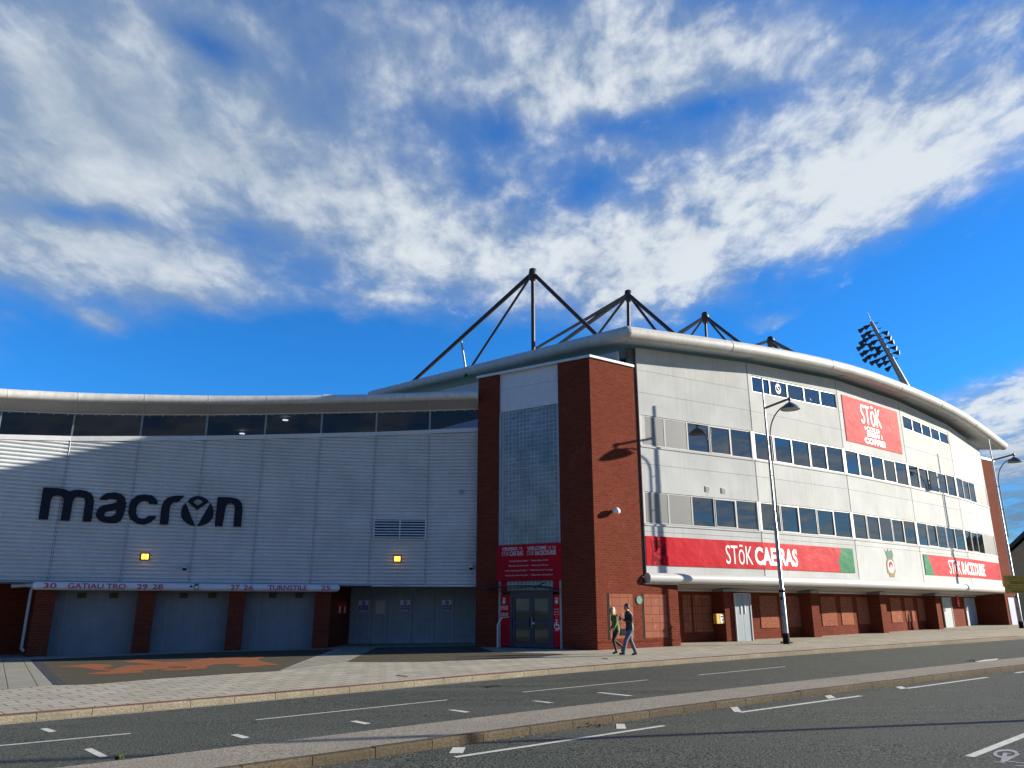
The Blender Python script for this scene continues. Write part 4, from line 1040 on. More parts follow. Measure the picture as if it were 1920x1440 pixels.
for i in range(len(WING.pts) - 1):
    a, b = WING.offset(OV - .12).pts[i], WING.offset(OV - .12).pts[i + 1]; c, d = WING.pts[i + 1], WING.pts[i]
    m.quad((a.x, a.y, tubep[i][2] - .17), (b.x, b.y, tubep[i + 1][2] - .17), (c.x, c.y, GTp[i + 1] + .052), (d.x, d.y, GTp[i] + .052))
    f = WING.fr[i]
m.build('soffit', 'soffit', wing, fixn=False)
m = MB()
for i in range(1, len(WING.pts) - 1):
    a, c = WING.offset(OV - .10).pts[i], WING.pts[i]; m.tube([(a.x, a.y, tubep[i][2] - .18), (c.x, c.y, GTp[i] + .04)], .02, 5)
m.build('soffit_joint', 'flashing', wing)
# roof deck and the ceiling seen through the glazing; the ceiling stops short at the tower end and lets the sky in
inn = WING.offset(-8.5); m = MB(); m2 = MB()
for i in range(len(WING.pts) - 1):
    a, b, c, d = WING.offset(OV - .05).pts[i], WING.offset(OV - .05).pts[i + 1], inn.pts[i + 1], inn.pts[i]
    if i < 6:
        m.quad((a.x, a.y, tubep[i][2] + .15), (b.x, b.y, tubep[i + 1][2] + .15), (c.x, c.y, GTp[i + 1] + .9), (d.x, d.y, GTp[i] + .9))
        p, q = WING.pts[i], WING.pts[i + 1]; m2.quad((p.x, p.y, GTp[i] + .10), (q.x, q.y, GTp[i + 1] + .10), (c.x, c.y, GTp[i + 1] + .5), (d.x, d.y, GTp[i] + .5))
W6, W7, W8, W9 = WING.pts[6:10]; I6 = inn.pts[6]
def ceil_pt(x, y): # a point seen through the glazing, on the sloping ceiling
    r = ray(x, y)
    t = (1.6 + 8.65 * KW - CAMZ) / r.z; return Vector((r.x * t, r.y * t))
zc_ = 1.6 + 8.55 * KW
e1 = ceil_pt(700, 812); e2 = ceil_pt(826, 804); e3 = ceil_pt(880, 789); e4 = ceil_pt(897, 784)
mpoly = [(W6.x, W6.y), (W7.x, W7.y), (W8.x, W8.y), (W9.x, W9.y), (e4.x, e4.y), (e3.x, e3.y), (e2.x, e2.y), (I6.x, I6.y)]
tri = tessellate_polygon([[Vector((p[0], p[1], 0)) for p in mpoly]])
m2.add([(p[0], p[1], zc_ + .02 * k) for k, p in enumerate(mpoly)], [tuple(t) for t in tri])
m.add([(p[0], p[1], zc_ + .45) for k, p in enumerate(mpoly)], [tuple(t) for t in tri])
wt8, wt9 = WING.offset(OV - .05).pts[8], WING.offset(OV - .05).pts[9]; wt6, wt7 = WING.offset(OV - .05).pts[6], WING.offset(OV - .05).pts[7]
for (p, q, r_, s_, i) in ((wt6, wt7, W7, W6, 6), (wt7, wt8, W8, W7, 7), (wt8, wt9, W9, W8, 8)):
    m.quad((p.x, p.y, tubep[i][2] + .15), (q.x, q.y, tubep[i + 1][2] + .15), (r_.x, r_.y, zc_ + .46), (s_.x, s_.y, zc_ + .46))
m.build('roof_deck', 'roof_white', wing, fixn=False); m2.build('ceiling', 'interior_ceiling', wing, fixn=False)
m = MB()
for (x, y) in ((61, 777), (34, 807), (454, 812.5), (535, 787), (20, 752)):
    r = ray(x, y); t = (GTp[3] + (.12 if x < 100 else .55) - CAMZ) / r.z; p = Vector((r.x * t, r.y * t, CAMZ + r.z * t)); m.lathe(p + Vector((0, 0, -.03)), [(.001, 0), (.14, 0), (.14, .03)], 12)
m.build('ceiling_light', 'ceiling_lamp', wing)
m = MB(); e = inn
for i in range(6):
    p, q = inn.pts[i], inn.pts[i + 1]; m.quad((p.x, p.y, 3), (q.x, q.y, 3), (q.x, q.y, GTp[i + 1] + .9), (p.x, p.y, GTp[i] + .9))
m.build('rear_wall', 'interior_dark', wing, fixn=False)
# ventilation louvre
lf = WING.fr[7]; (ua, ub, za, zb) = lf.px(699, 972, 800, 1012); ub = min(ub, ua + 2.5)
i0, ua, _ = WING.hit(700, 992); fL = WING.fr[7]
ua = fL.uz(700, 992, .05)[0]; ub = fL.uz(799, 992, .05)[0]; za = fL.uz(750, 1012, .05)[1]; zb = fL.uz(750, 972, .05)[1]
gr = thing('vent_louvre', fL.P((ua + ub) / 2, za), 'wide grey slatted louvre set in the corrugated cladding near the tower', 'louvre')
m = MB(); w = .055
fL.rect(m, ua, ua + w, za, zb, .07, -.02); fL.rect(m, ub - w, ub, za, zb, .07, -.02); fL.rect(m, ua + w, ub - w, za, za + w, .07, -.02); fL.rect(m, ua + w, ub - w, zb - w, zb, .07, -.02)
um = (ua + ub) / 2; fL.rect(m, um - .03, um + .03, za + w, zb - w, .072, -.02); m.build('frame', 'flashing', gr)
m = MB(); fL.rect(m, ua + w, ub - w, za + w, zb - w, .005, -.01); m.build('backing', 'black', gr)
m = MB(); n = 7
for k in range(n):
    z = za + w + (zb - za - 2 * w) * (k + .35) / n; h = .055
    for (a, b) in ((ua + w, um - .03), (um + .03, ub - w)):
        m.hexa([fL.P(a, z, .06), fL.P(b, z, .06), fL.P(b, z - .01, .06), fL.P(a, z - .01, .06), fL.P(a, z + h, .02), fL.P(b, z + h, .02), fL.P(b, z + h - .01, .02), fL.P(a, z + h - .01, .02)])
m.build('slats', 'flashing', gr)
# macron lettering: outlines cut from plate, fixed on the ribs
LET = {
 'm': ([[(650, 912), (850, 920), (960, 935), (1010, 952), (1045, 975), (1075, 960), (1110, 950), (1200, 947), (1300, 965), (1370, 1005), (1400, 1050), (1412, 1110), (1408, 1160), (1370, 1425), (1235, 1420), (1272, 1160), (1276, 1110), (1262, 1075), (1225, 1055), (1170, 1050), (1125, 1068), (1100, 1100), (1090, 1140), (1045, 1412), (905, 1408), (950, 1140), (953, 1090), (935, 1055), (895, 1035), (840, 1030), (795, 1048), (770, 1085), (760, 1130), (720, 1395), (575, 1388)]], 8, 0, 800),
 'a': ([[(742, 1030), (765, 1000), (800, 980), (860, 972), (905, 982), (938, 1012), (947, 1050), (943, 1090), (925, 1150), (905, 1188), (870, 1204), (800, 1203), (745, 1185), (722, 1160), (718, 1135), (728, 1105), (755, 1078), (795, 1065), (845, 1057), (872, 1048), (879, 1036), (862, 1023), (820, 1021), (803, 1032)], [(782, 1140), (790, 1122), (815, 1114), (850, 1108), (872, 1098), (870, 1125), (860, 1142), (835, 1152), (800, 1153), (785, 1150)]], 4, 0, 680),
 'c': ([[(1185, 1062), (1175, 1025), (1140, 995), (1085, 988), (1030, 995), (985, 1030), (967, 1070), (962, 1130), (982, 1178), (1028, 1208), (1080, 1216), (1130, 1198), (1160, 1172), (1174, 1150), (1110, 1150), (1095, 1165), (1065, 1173), (1035, 1160), (1022, 1130), (1024, 1085), (1045, 1050), (1080, 1037), (1108, 1044), (1122, 1062)]], 4, 0, 680),
 'r': ([[(1197, 1213), (1210, 1085), (1228, 1040), (1262, 1010), (1310, 998), (1385, 997), (1350, 1035), (1330, 1047), (1302, 1048), (1282, 1065), (1274, 1090), (1262, 1213)]], 4, 0, 680),
 'n': ([[(1632, 1008), (1730, 1010), (1780, 1020), (1812, 1050), (1820, 1090), (1808, 1230), (1750, 1230), (1761, 1095), (1755, 1066), (1735, 1055), (1712, 1057), (1694, 1080), (1668, 1227), (1610, 1227)]], 4, 0, 680)}
def circ(cx, cy, rx, ry, a0, a1, n): return [(cx + rx * math.cos(R(a0 + (a1 - a0) * i / n)), cy + ry * math.sin(R(a0 + (a1 - a0) * i / n))) for i in range(n + 1)]
LETO = [[[(1405, 1042), (1428, 1018), (1455, 1004), (1486, 1000), (1516, 1005), (1545, 1020), (1569, 1043), (1480, 1106)], [(1448, 1046), (1486, 1018), (1524, 1046), (1482, 1073)]],
        [[(1393, 1050), (1370, 1078), (1359, 1110), (1358, 1145), (1372, 1180), (1400, 1206), (1430, 1219), (1461, 1225)]],
        [[(1579, 1052), (1597, 1085), (1602, 1120), (1596, 1158), (1578, 1188), (1548, 1210), (1512, 1221), (1478, 1226)]]]
logo = thing('wall_lettering', WING.P(WING.U(265, 950)[0], 4.6), 'huge dark navy word macron fixed on the grey corrugated wall', 'lettering')
def plate(loops, sc, ox, oy, name, off=.035, th=.05, m_='logo_navy', parent=logo):
    """each letter is one plate on its own wall frame"""
    xs = [p[0] / sc + ox for l in loops for p in l]; xm = (min(xs) + max(xs)) / 2; ym = sum(p[1] / sc + oy for p in loops[0]) / len(loops[0])
    i, _, _ = WING.hit(xm, ym, off); a = WING.hit(min(xs), ym, off); b = WING.hit(max(xs), ym, off)
    if a[0] != b[0]:     # straddles a joint: lay the plate on the chord so that it stands clear of both panels
        fr = Fr(WING.fr[a[0]].P(a[1], 0, off).xy, WING.fr[b[0]].P(b[1], 0, off).xy); o2 = .0
    else: fr = WING.fr[i]; o2 = off
    L = [[fr.uz(p[0] / sc + ox, p[1] / sc + oy, o2) for p in l] for l in loops]
    mb = MB(); mb.poly(fr, L, o2 + .03, th); return mb.build(name, m_, parent)
for ch in 'macrn': plate(*LET[ch], 'letter')
for k, l in enumerate(LETO): plate(l, 4, 0, 680, 'letter_piece')

# turnstile bays
pil = [(57, 96, 1230), (250, 285, 1224), (423, 456, 1218), (585, 617, 1214)]
for xa, xb, yb in pil:
    U0, U1 = WING.U(xa + 3, 1160, .12)[0], WING.U(xb + 1, 1160, .12)[0]; um = (U0 + U1) / 2; i = WING.hit((xa + xb) / 2, 1160, .12)[0]; f = WING.fr[i]; c = um - WING.cum[i]; hw = (U1 - U0) / 2
    m = MB(); f.rect(m, c - hw, c + hw, -.5, ZB - .08, .16, -1.1); m.build('pillar', 'red_brick', wing)
dn = []
for k, (xa, xb) in enumerate(((96, 248), (287, 421), (459, 584))):
    a = WING.offset(-.62); U0, U1 = a.U(xa - 14, 1160)[0], a.U(xb + 14, 1160)[0]
    p, q = a.P(U0, 0).xy, a.P(U1, 0).xy; f = Fr(p, q)
    m = MB(); f.rect(m, 0, f.L, -.5, ZB - .08, 0, -.08); d = m.build('turnstile_door', 'door_grey', wing)
    m = MB(); us = f.uz(xa + 24, 1160)[0]
    f.rect(m, us - .008, us + .008, -.4, ZB - .1, .006, .001)
    f.rect(m, f.L * .55, f.L * .55 + .01, -.4, ZB - .1, .004, .001); m.build('door_seam', 'gate_blue', d)
    for xx in ((145, 205), (337, 390), (503, 553))[k]:
        m = MB(); uu, zz_ = f.uz(xx + 8, 1117, .06); f.rect(m, uu - .16, uu + .16, zz_ - .10, zz_ + .12, .06, .002); m.build('notice_plate', 'mosaic_brown', d)
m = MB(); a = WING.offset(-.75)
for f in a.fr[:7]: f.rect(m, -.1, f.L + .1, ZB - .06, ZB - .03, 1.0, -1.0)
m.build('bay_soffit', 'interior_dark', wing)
# sign tube with red lettering
tb_off = .36
TU0, TU1 = WING.U(66, 1100, tb_off)[0], WING.U(632, 1100, tb_off)[0]; TZ = WING.U(300, 1100.5, tb_off)[1]; TR_ = .165
tube_t = thing('sign_tube', WING.P((TU0 + TU1) / 2, TZ, tb_off), 'long white tube over the turnstile bays with red gate numbers', 'sign tube')
m = MB(); tpts = [WING.P(TU0 + (TU1 - TU0) * i / 30, TZ, tb_off) for i in range(31)]
tpts = [Vector(p) for p in smooth_line([list(p) for p in tpts], 3)]
m.tube([tpts[0] + (tpts[0] - tpts[1]).normalized() * .09] + tpts + [tpts[-1] + (tpts[-1] - tpts[-2]).normalized() * .12], [.11] + [TR_] * 31 + [.07], 18); m.build('tube', 'sign_white', tube_t)
m = MB(); e_ = tpts[0]; m.tube([e_, e_ + Vector((-.45, .05, .02)), WING.P(TU0 - .8, TZ - .02, .05)], .085, 10); m.build('end_bracket', 'pipe_grey', tube_t)
def tube_place(x0, x1, h0=-.62, h1=.62):
    U0, U1 = WING.U(x0, 1100, tb_off)[0], WING.U(x1, 1100, tb_off)[0]
    def f(s, t):
        U = U0 + (U1 - U0) * s; k = (U - TU0) / (TU1 - TU0) * 30; k = max(0, min(29.999, k)); i = int(k); c = tpts[i].lerp(tpts[i + 1], k - i)
        d = (tpts[i + 1] - tpts[i]).normalized(); n = Vector((d.y, -d.x, 0)); a = h0 + (h1 - h0) * t
        return c + n * (TR_ + .012) + Vector((0, 0, a * TR_ + .004))
    return f
for tx, x0, x1 in (('30', 82, 105), ('GATIAU TRO', 127, 236), ('29', 257, 277), ('28', 286, 306), ('27', 433, 450), ('26', 457, 475), ('TURNSTILE', 503, 576), ('25', 602, 620)):
    m = MB(); put_text(m, tx, tube_place(x0, x1), .012, 0); m.build('number' if len(tx) < 3 else 'lettering', 'text_red', tube_t)
m = MB()
for (x0, x1, a, b) in ((355.5, 360, -.1, .35), (361, 366, .1, .2)): 
    f = tube_place(x0, x1, a, b); m.add([f(0, 0), f(1, 0), f(1, 1), f(0, 1)], [(0, 1, 2, 3)])
m.build('small_mark', 'logo_navy', tube_t)
m = MB(); f = tube_place(363.5, 373, -.7, .75); m.add([f(.2, 0), f(.8, 0), f(1, .35), (f(.9, .7)), f(1, 1), f(.6, .9), f(0, 1), f(.1, .7), f(0, .35)], [(0, 1, 2, 3, 4, 5, 6, 7, 8)]); m.build('crest_scroll', 'gold', tube_t)
m = MB(); f0 = tube_place(365, 372, -.45, .3); f = lambda s, t: f0(s, t) + Vector((0, -.004, 0)); m.add([f(.5 + .5 * math.cos(i * .7), .5 + .5 * math.sin(i * .7)) for i in range(9)], [tuple(range(9))]); m.build('crest_shield', 'sign_white', tube_t)
m = MB(); f0 = tube_place(364, 372.5, .35, .8); m.add([f0(0, 0) + Vector((0, -.006, 0)), f0(1, 0) + Vector((0, -.006, 0)), f0(1, 1) + Vector((0, -.006, 0)), f0(0, 1) + Vector((0, -.006, 0))], [(0, 1, 2, 3)]); m.build('crest_feathers', 'crest_green', tube_t)
# dark recess at far left with its brick wall and downpipe
m = MB(); rl = WING.offset(-2.6)
rl.fr[0].off(0).rect(m, -4, rl.fr[0].L, -.5, ZB, 0, -.2); rl.fr[1].rect(m, 0, rl.fr[1].L + .6, -.5, ZB, 0, -.2)
Fr(rl.fr[2].P(.1, 0).xy, WING.fr[2].P(.15, 0, -.9).xy).rect(m, 0, 1.8, -.5, ZB, 0, -.2); m.build('recess_wall', 'red_brick', wing)
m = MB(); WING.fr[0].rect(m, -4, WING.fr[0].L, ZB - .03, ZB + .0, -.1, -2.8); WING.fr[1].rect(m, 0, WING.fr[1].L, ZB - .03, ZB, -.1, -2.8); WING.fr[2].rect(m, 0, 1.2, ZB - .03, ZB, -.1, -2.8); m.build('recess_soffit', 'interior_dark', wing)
f = WING.fr[1].off(.10); m = MB(); ut, zt2 = f.uz(53.5, 1112); ub_, zb2 = f.uz(44, 1214)
uu = f.uz(51, 1150)[0]; m.tube([f.P(uu + .02, 2.52, .0), f.P(uu + .02, 2.34, .0), f.P(uu, 2.2, -.02), f.P(uu, .12, -.02), f.P(uu + .10, .0, -.02)], .055, 10)
tag(m.build('downpipe', 'pipe_grey', origin=f.P(uu, 0)), 'grey rainwater downpipe with elbow left of the first turnstile pillar', 'downpipe')
# gates at the back of the deep recess next to the tower
GF = Fr((-8.0, 39.4), (-1.3, 39.3)); 
m = MB(); g0 = GF.uz(651, 1160)[0]; zl = GF.uz(770, 1114.5)[1]
GF.rect(m, -.6, GF.L, zl, ZB + .12, .0, -.15); m.build('lintel', 'gate_blue', wing)
m = MB(); GF.rect(m, -.6, GF.L, -.3, ZB + .1, -.20, -.3); m.build('backing_wall', 'interior_dark', wing)
gat = thing('gate', GF.P(GF.L / 2, 0), 'wide blue grey folding gates of vertical boards next to the tower', 'gate')
edges = [650, 690, 727, 760, 773.5, 816, 852, 893]
ed = [GF.uz(x, 1160)[0] for x in (651, 697, 727, 773.5, 815, 852, 895)]
for k in range(len(ed) - 1):
    a, b = ed[k] + .012, ed[k + 1] - .012; m = MB(); n = max(4, int((b - a - .2) / .11))
    GF.rect(m, a, a + .09, -.1, zl - .01, .035, -.05); GF.rect(m, b - .09, b, -.1, zl - .01, .035, -.05); GF.rect(m, a + .09, b - .09, -.1, .20, .034, -.05); GF.rect(m, a + .09, b - .09, zl - .11, zl - .01, .034, -.05)
    for j in range(n):
        x0, x1 = a + .09 + (b - a - .18) * j / n + .006, a + .09 + (b - a - .18) * (j + 1) / n - .006; GF.rect(m, x0, x1, .2, zl - .11, .012, -.04)
    m.build('gate_leaf', 'gate_blue', gat)
m = MB(); rt_ = Fr(WING.P(WING.U(612, 1160)[0], 0, .1).xy, (-7.95, 39.45)); rt_.rect(m, 0, rt_.L, -.3, ZB, 0, -.3); m.build('return_wall', 'red_brick', wing)
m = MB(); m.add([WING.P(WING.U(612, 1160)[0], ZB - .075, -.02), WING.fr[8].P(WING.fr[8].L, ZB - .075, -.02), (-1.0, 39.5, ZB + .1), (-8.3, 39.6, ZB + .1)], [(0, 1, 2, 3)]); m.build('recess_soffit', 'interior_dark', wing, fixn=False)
# notices on the gates
def gsign(x0, x1, y0, y1, kind, lab, nm):
    f = GF; u0, u1 = f.uz(x0, 1135, .05)[0], f.uz(x1, 1135, .05)[0]; xm = (x0 + x1) / 2; zt3, zb3 = f.uz(xm, y0, .05)[1], f.uz(xm, y1, .05)[1]
    t = thing(nm, f.P((u0 + u1) / 2, zb3, .05), lab, 'sign' if kind else 'notice', 'blue and white safety signs on the gates' if kind else None); m = MB()
    f.rect(m, u0, u1, zb3, zt3, .05, .036); m.build('plate', 'sign_white' if kind else 'paper', t)
    if kind:
        zm_ = zt3 - (zt3 - zb3) * .46; m = MB(); f.rect(m, u0 + .015, u1 - .015, zb3 + .015, zm_, .054, .0505); m.build('blue_field', 'sign_blue', t)
        c, cz = (u0 + u1) / 2, (zt3 + zm_) / 2; r_ = (zt3 - zm_) * .42; m = MB(); m.poly(f, [[(c + r_ * math.cos(k * .4), cz + r_ * math.sin(k * .4)) for k in range(16)]], .054, .003); m.build('symbol', 'sign_blue', t)
        m = MB(); f.rect(m, c - .016, c + .016, cz - r_ * .2, cz + r_ * .65, .058, .0545); f.rect(m, c - .016, c + .016, cz - r_ * .65, cz - r_ * .38, .058, .0545)
        for j, (tx, w_) in enumerate((('Drws tân', .6), ('CADWCH YN GLIR', .8), ('Fire exit', .5), ('KEEP CLEAR', .7))): put_text(m, tx, on_frame(f, c - (u1 - u0) * w_ / 2, c + (u1 - u0) * w_ / 2, zm_ - .075 - j * .075, zm_ - .035 - j * .075, .0545))
        m.build('lettering', 'text_white', t)
    else:
        m = MB()
        for j in range(16):
            w_ = (u1 - u0) * random.uniform(.5, .8); f.rect(m, u0 + .05, u0 + .05 + w_, zt3 - .07 - j * .036, zt3 - .058 - j * .036, .053, .0505)
        m.build('print', 'frame_grey', t)
gsign(672, 691, 1126, 1145, 1, 'blue and white safety sign on the gate leaf nearest sign 11', 'safety_sign')
gsign(704.5, 722, 1125.5, 1151, 0, 'weathered white paper notice between the two left safety signs', 'paper_notice')
gsign(750.5, 769, 1125.5, 1144.5, 1, 'blue and white safety sign in the middle of the gates', 'safety_sign')
gsign(828.5, 847.5, 1125, 1144.5, 1, 'blue and white safety sign on the gates closest to the tower', 'safety_sign')
f = rt_; u0, u1 = f.uz(632, 1140, .03)[0], f.uz(650, 1140, .03)[0]; u1 = min(u1, f.L - .02); zt3, zb3 = f.uz(641, 1127, .03)[1], f.uz(641, 1152, .03)[1]
t = thing('gate_number_sign', f.P((u0 + u1) / 2, zb3, .03), 'red sign with white number 11 beside the gates', 'sign'); m = MB(); f.rect(m, u0, u1, zb3, zt3, .03, .004); m.build('plate', 'sign_red', t)
m = MB(); h = zt3 - zb3; w = u1 - u0; put_text(m, '11', on_frame(f, u0 + w * .2, u1 - w * .12, zb3 + h * .12, zb3 + h * .6, .033), .03); put_text(m, 'GIÂT GATE', on_frame(f, u0 + w * .15, u1 - w * .12, zb3 + h * .66, zb3 + h * .73, .033), .0)
m.build('number', 'text_white', t)
# lamps, cameras and boxes on the cladding
def wall_thing_frame(x, y, off=.03):
    i, u, z = WING.hit(x, y, off); return WING.fr[i], u, z
for (x, y, lab) in ((272, 1044, 'lit amber bulkhead lamp on the corrugated wall below the macron lettering'), (745, 1048, 'lit amber bulkhead lamp on the corrugated wall below the louvre')):
    f, u, z = wall_thing_frame(x, y); t = thing('bulkhead_lamp', f.P(u, z, .05), lab, 'lamp', 'amber lamps on the corrugated wall'); m = MB(); f.rect(m, u - .17, u + .17, z - .14, z + .16, .05, -.02); m.build('housing', 'black', t)
    m = MB(); f.rect(m, u - .13, u - .01, z - .10, z + .11, .13, .051); f.rect(m, u + .01, u + .13, z - .10, z + .11, .13, .051); m.build('lens', 'amber_lamp', t)
for (x, y, lab) in ((346, 1065, 'small grey dome camera on the corrugated wall under letter o'), (884, 1064, 'small bracket camera on the corrugated wall beside the tower')):
    f, u, z = wall_thing_frame(x, y); t = thing('security_camera', f.P(u, z, .03), lab, 'camera'); m = MB(); f.rect(m, u - .05, u + .05, z + .02, z + .14, .04, -.03); m.tube([f.P(u, z + .09, .03), f.P(u, z + .09, .26)], .025, 8); m.lathe(f.P(u, z + .0, .26), [(.02, .12), (.11, .08), (.12, .02), (.12, -.02)], 14); m.build('housing', 'frame_grey', t)
    m = MB(); m.lathe(f.P(u, z - .02, .26), [(.10, 0), (.085, -.06), (.04, -.095), (.001, -.10)], 12); m.build('dome', 'black', t)
f, u, z = wall_thing_frame(744, 1093.5); m = MB(); f.rect(m, u - .19, u + .19, z - .06, z + .05, .14, -.02); f.rect(m, u - .17, u + .17, z - .075, z - .061, .12, .0)
tag(m.build('strip_light', 'paper', origin=f.P(u, z)), 'small pale strip light fixed at the lower edge of the cladding', 'light fitting')
f, u, z = wall_thing_frame(865, 922); m = MB(); f.rect(m, u - .09, u + .06, z - .10, z + .10, .05, -.02); f.rect(m, u + .10, u + .13, z - .08, z + .08, .04, -.02)
tag(m.build('junction_box', 'gate_blue', origin=f.P(u, z)), 'small dark junction box high on the corrugated wall beside the tower', 'box')
for k, (x, y) in enumerate(((265, 1147), (434, 1143), (438, 1143))): pass

# ------------------------------------------------------------------ signs on the white facade
def banner_strip(m, U0, U1, z0, z1, off, th=.02):
    """banner that follows the panels of the facade"""
    k = [U0] + [c for c in FAC.cum[1:-1] if U0 < c < U1] + [U1]
    for a, b in zip(k[:-1], k[1:]):
        i = 0
        while i < len(FAC.fr) - 1 and (a + b) / 2 > FAC.cum[i + 1]: i += 1
        f = FAC.fr[i]; f.rect(m, a - FAC.cum[i], b - FAC.cum[i], z0, z1, off, off - th)
def fU(x, y): return FAC.U(x, y, .03)[0]
BZ0, BZ1 = FAC.U(1400, 1069, .03)[1], FAC.U(1400, 1016, .03)[1]
def fpoly(m, pts, off):
    """flat outline given in (U,z) on one facade panel"""
    um = sum(p[0] for p in pts) / len(pts); i = 0
    while i < len(FAC.fr) - 1 and um > FAC.cum[i + 1]: i += 1
    m.poly(FAC.fr[i], [[(p[0] - FAC.cum[i], p[1]) for p in pts]], off, .001)
def dragon_head(m, U, z0, h, off, flip=1):
    w = h * .62 * flip
    for P in ([(0, 0), (.12, .5), (.0, .95), (.14, .80), (.2, .4), (.18, 0)],
              [(.22, .9), (.30, .62), (.52, .55), (.62, .70), (.72, .62), (.74, .95), (.60, .88), (.48, .98), (.34, .86)],
              [(.22, .52), (.48, .44), (.78, .46), (.98, .78), (.94, .52), (1.12, .92), (1.08, .50), (1.26, .62), (1.05, .32), (.80, .34), (.50, .36)],
              [(.22, .34), (.50, .28), (.72, .18), (.98, .28), (.84, .10), (1.02, .04), (.60, .02), (.46, .14), (.24, .12)],
              [(.34, .0), (.42, .10), (.58, .0)]):
        fpoly(m, [(U + p[0] * w, z0 + p[1] * h) for p in P], off)
ban = thing('banner', FAC.P(fU(1400, 1040), BZ0, .03), 'long red banner reading STōK CAE RAS with green tip on the white facade', 'banner')
Ua, Ub = fU(1212, 1035), fU(1601, 1050); Ug = fU(1570, 1050)
bz0, bz1 = FAC.U(1220, 1060, .03)[1], FAC.U(1220, 1005, .03)[1]
m = MB(); banner_strip(m, Ua, Ub, bz0, bz1, .03); m.build('cloth', 'sign_red', ban)
m = MB(); fpoly(m, [(Ug + .15, bz0), (Ub, bz0), (Ub, bz1), (Ug + .42, bz1), (Ug + .32, bz0 + (bz1 - bz0) * .8), (Ug + .42, bz0 + (bz1 - bz0) * .72), (Ug + .12, bz0 + (bz1 - bz0) * .62), (Ug + .25, bz0 + (bz1 - bz0) * .5), (Ug, bz0 + (bz1 - bz0) * .42), (Ug + .2, bz0 + (bz1 - bz0) * .25)], .034); m.build('green_end', 'sign_green', ban)
m = MB(); dragon_head(m, Ua + .25, bz0 + .03, (bz1 - bz0) * .94, .034); m.build('dragon_motif', 'dark_red', ban)
h_ = bz1 - bz0
m = MB(); put_text(m, 'STōK', on_poly(FAC, fU(1361, 1040), fU(1411, 1040), bz0 + h_ * .14, bz0 + h_ * .86, .036), .0); put_text(m, 'CAE RAS', on_poly(FAC, fU(1415, 1040), fU(1495, 1045), bz0 + h_ * .14, bz0 + h_ * .82, .036), .035); m.build('lettering', 'text_white', ban)
ban2 = thing('banner', FAC.P(fU(1800, 1062), bz0, .03), 'red banner reading STōK RACECOURSE with green start at the far right of the facade', 'banner')
Ua, Ub = fU(1734, 1060), FAC.cum[-1] - .12
b0_, b1_ = FAC.U(1745, 1078, .03)[1], FAC.U(1745, 1040.5, .03)[1]
m = MB(); banner_strip(m, Ua, Ub, b0_, b1_, .03); m.build('cloth', 'sign_red', ban2)
h_ = b1_ - b0_; m = MB(); fpoly(m, [(Ua, b0_), (Ua + 1.25, b0_), (Ua + 1.0, b0_ + h_ * .3), (Ua + 1.1, b0_ + h_ * .45), (Ua + .75, b0_ + h_ * .6), (Ua + .85, b0_ + h_ * .72), (Ua + .55, b0_ + h_), (Ua, b0_ + h_)], .034); m.build('green_end', 'sign_green', ban2)
Us, Ue = fU(1779, 1060), fU(1846, 1066)
m = MB(); put_text(m, 'STōK', on_poly(FAC, Us, Us + (Ue - Us) * .28, b0_ + h_ * .12, b0_ + h_ * .88, .036), .0); put_text(m, 'RACECOURSE', on_poly(FAC, Us + (Ue - Us) * .31, Ue, b0_ + h_ * .13, b0_ + h_ * .82, .036), .025); m.build('lettering', 'text_white', ban2)
m = MB(); dragon_head(m, Ub - .3, b0_ + .05, h_ * .9, .034, -1); m.build('dragon_motif', 'dark_red', ban2)
f = FAC.fr[2]; cb = thing('poster', f.P(2.2, 11.0, .03), 'large red coffee poster with white lettering high on the white facade', 'poster')
ca_, cb_ = f.uz(1585.5, 795, .03)[0], f.uz(1684, 800, .03)[0]; cz1, cz0 = f.uz(1635, 757.5, .03)[1], f.uz(1637, 838, .03)[1]
ca_ = .36; cb_ = f.L * .80
ca_ = f.uz(1584, 790, .03)[0]; cb_ = f.uz(1686, 805, .03)[0]
m = MB(); f.rect(m, ca_, cb_, cz0, cz1, .03, .005); m.build('sheet', 'coffee_sheet' if 'coffee_sheet' in MATS else 'sign_red', cb)
W_, H_ = cb_ - ca_, cz1 - cz0; m = MB()
def pf(a, b, c, d): return on_frame(f, ca_ + W_ * a, ca_ + W_ * b, cz0 + H_ * c, cz0 + H_ * d, .034)
put_text(m, 'STōK', pf(.30, .66, .48, .93), -.005); put_text(m, 'COLD', pf(.37, .60, .335, .435), .02); put_text(m, 'BREW', pf(.37, .60, .215, .315), .02); put_text(m, 'COFFEE', pf(.31, .68, .05, .18), .04)
f.rect(m, ca_ + W_ * .34, ca_ + W_ * .348, cz0 + H_ * .34, cz0 + H_ * .43, .034, .031); f.rect(m, ca_ + W_ * .63, ca_ + W_ * .638, cz0 + H_ * .22, cz0 + H_ * .31, .034, .031)
m.build('lettering', 'text_white', cb)
m = MB(); Ub_ = FAC.cum[2] + ca_ + W_ * .04; dragon_head(m, Ub_, cz0 + H_ * .42, H_ * .45, .033); dragon_head(m, FAC.cum[2] + ca_ + W_ * .97, cz0 + H_ * .42, H_ * .45, .033, -1); m.build('dragon_motif', 'board_red', cb)
cr = thing('club_crest', FAC.P(fU(1670, 1056), 3.6, .03), 'painted club crest with green feathers and round shield between the red banners', 'crest')
f3 = FAC.fr[2]; cu, cz = f3.uz(1669.5, 1056, .02); crest(f3, cu, cz, 1.0, f3.uz(1670, 1031)[1] - f3.uz(1670, 1082)[1], .012, cr)
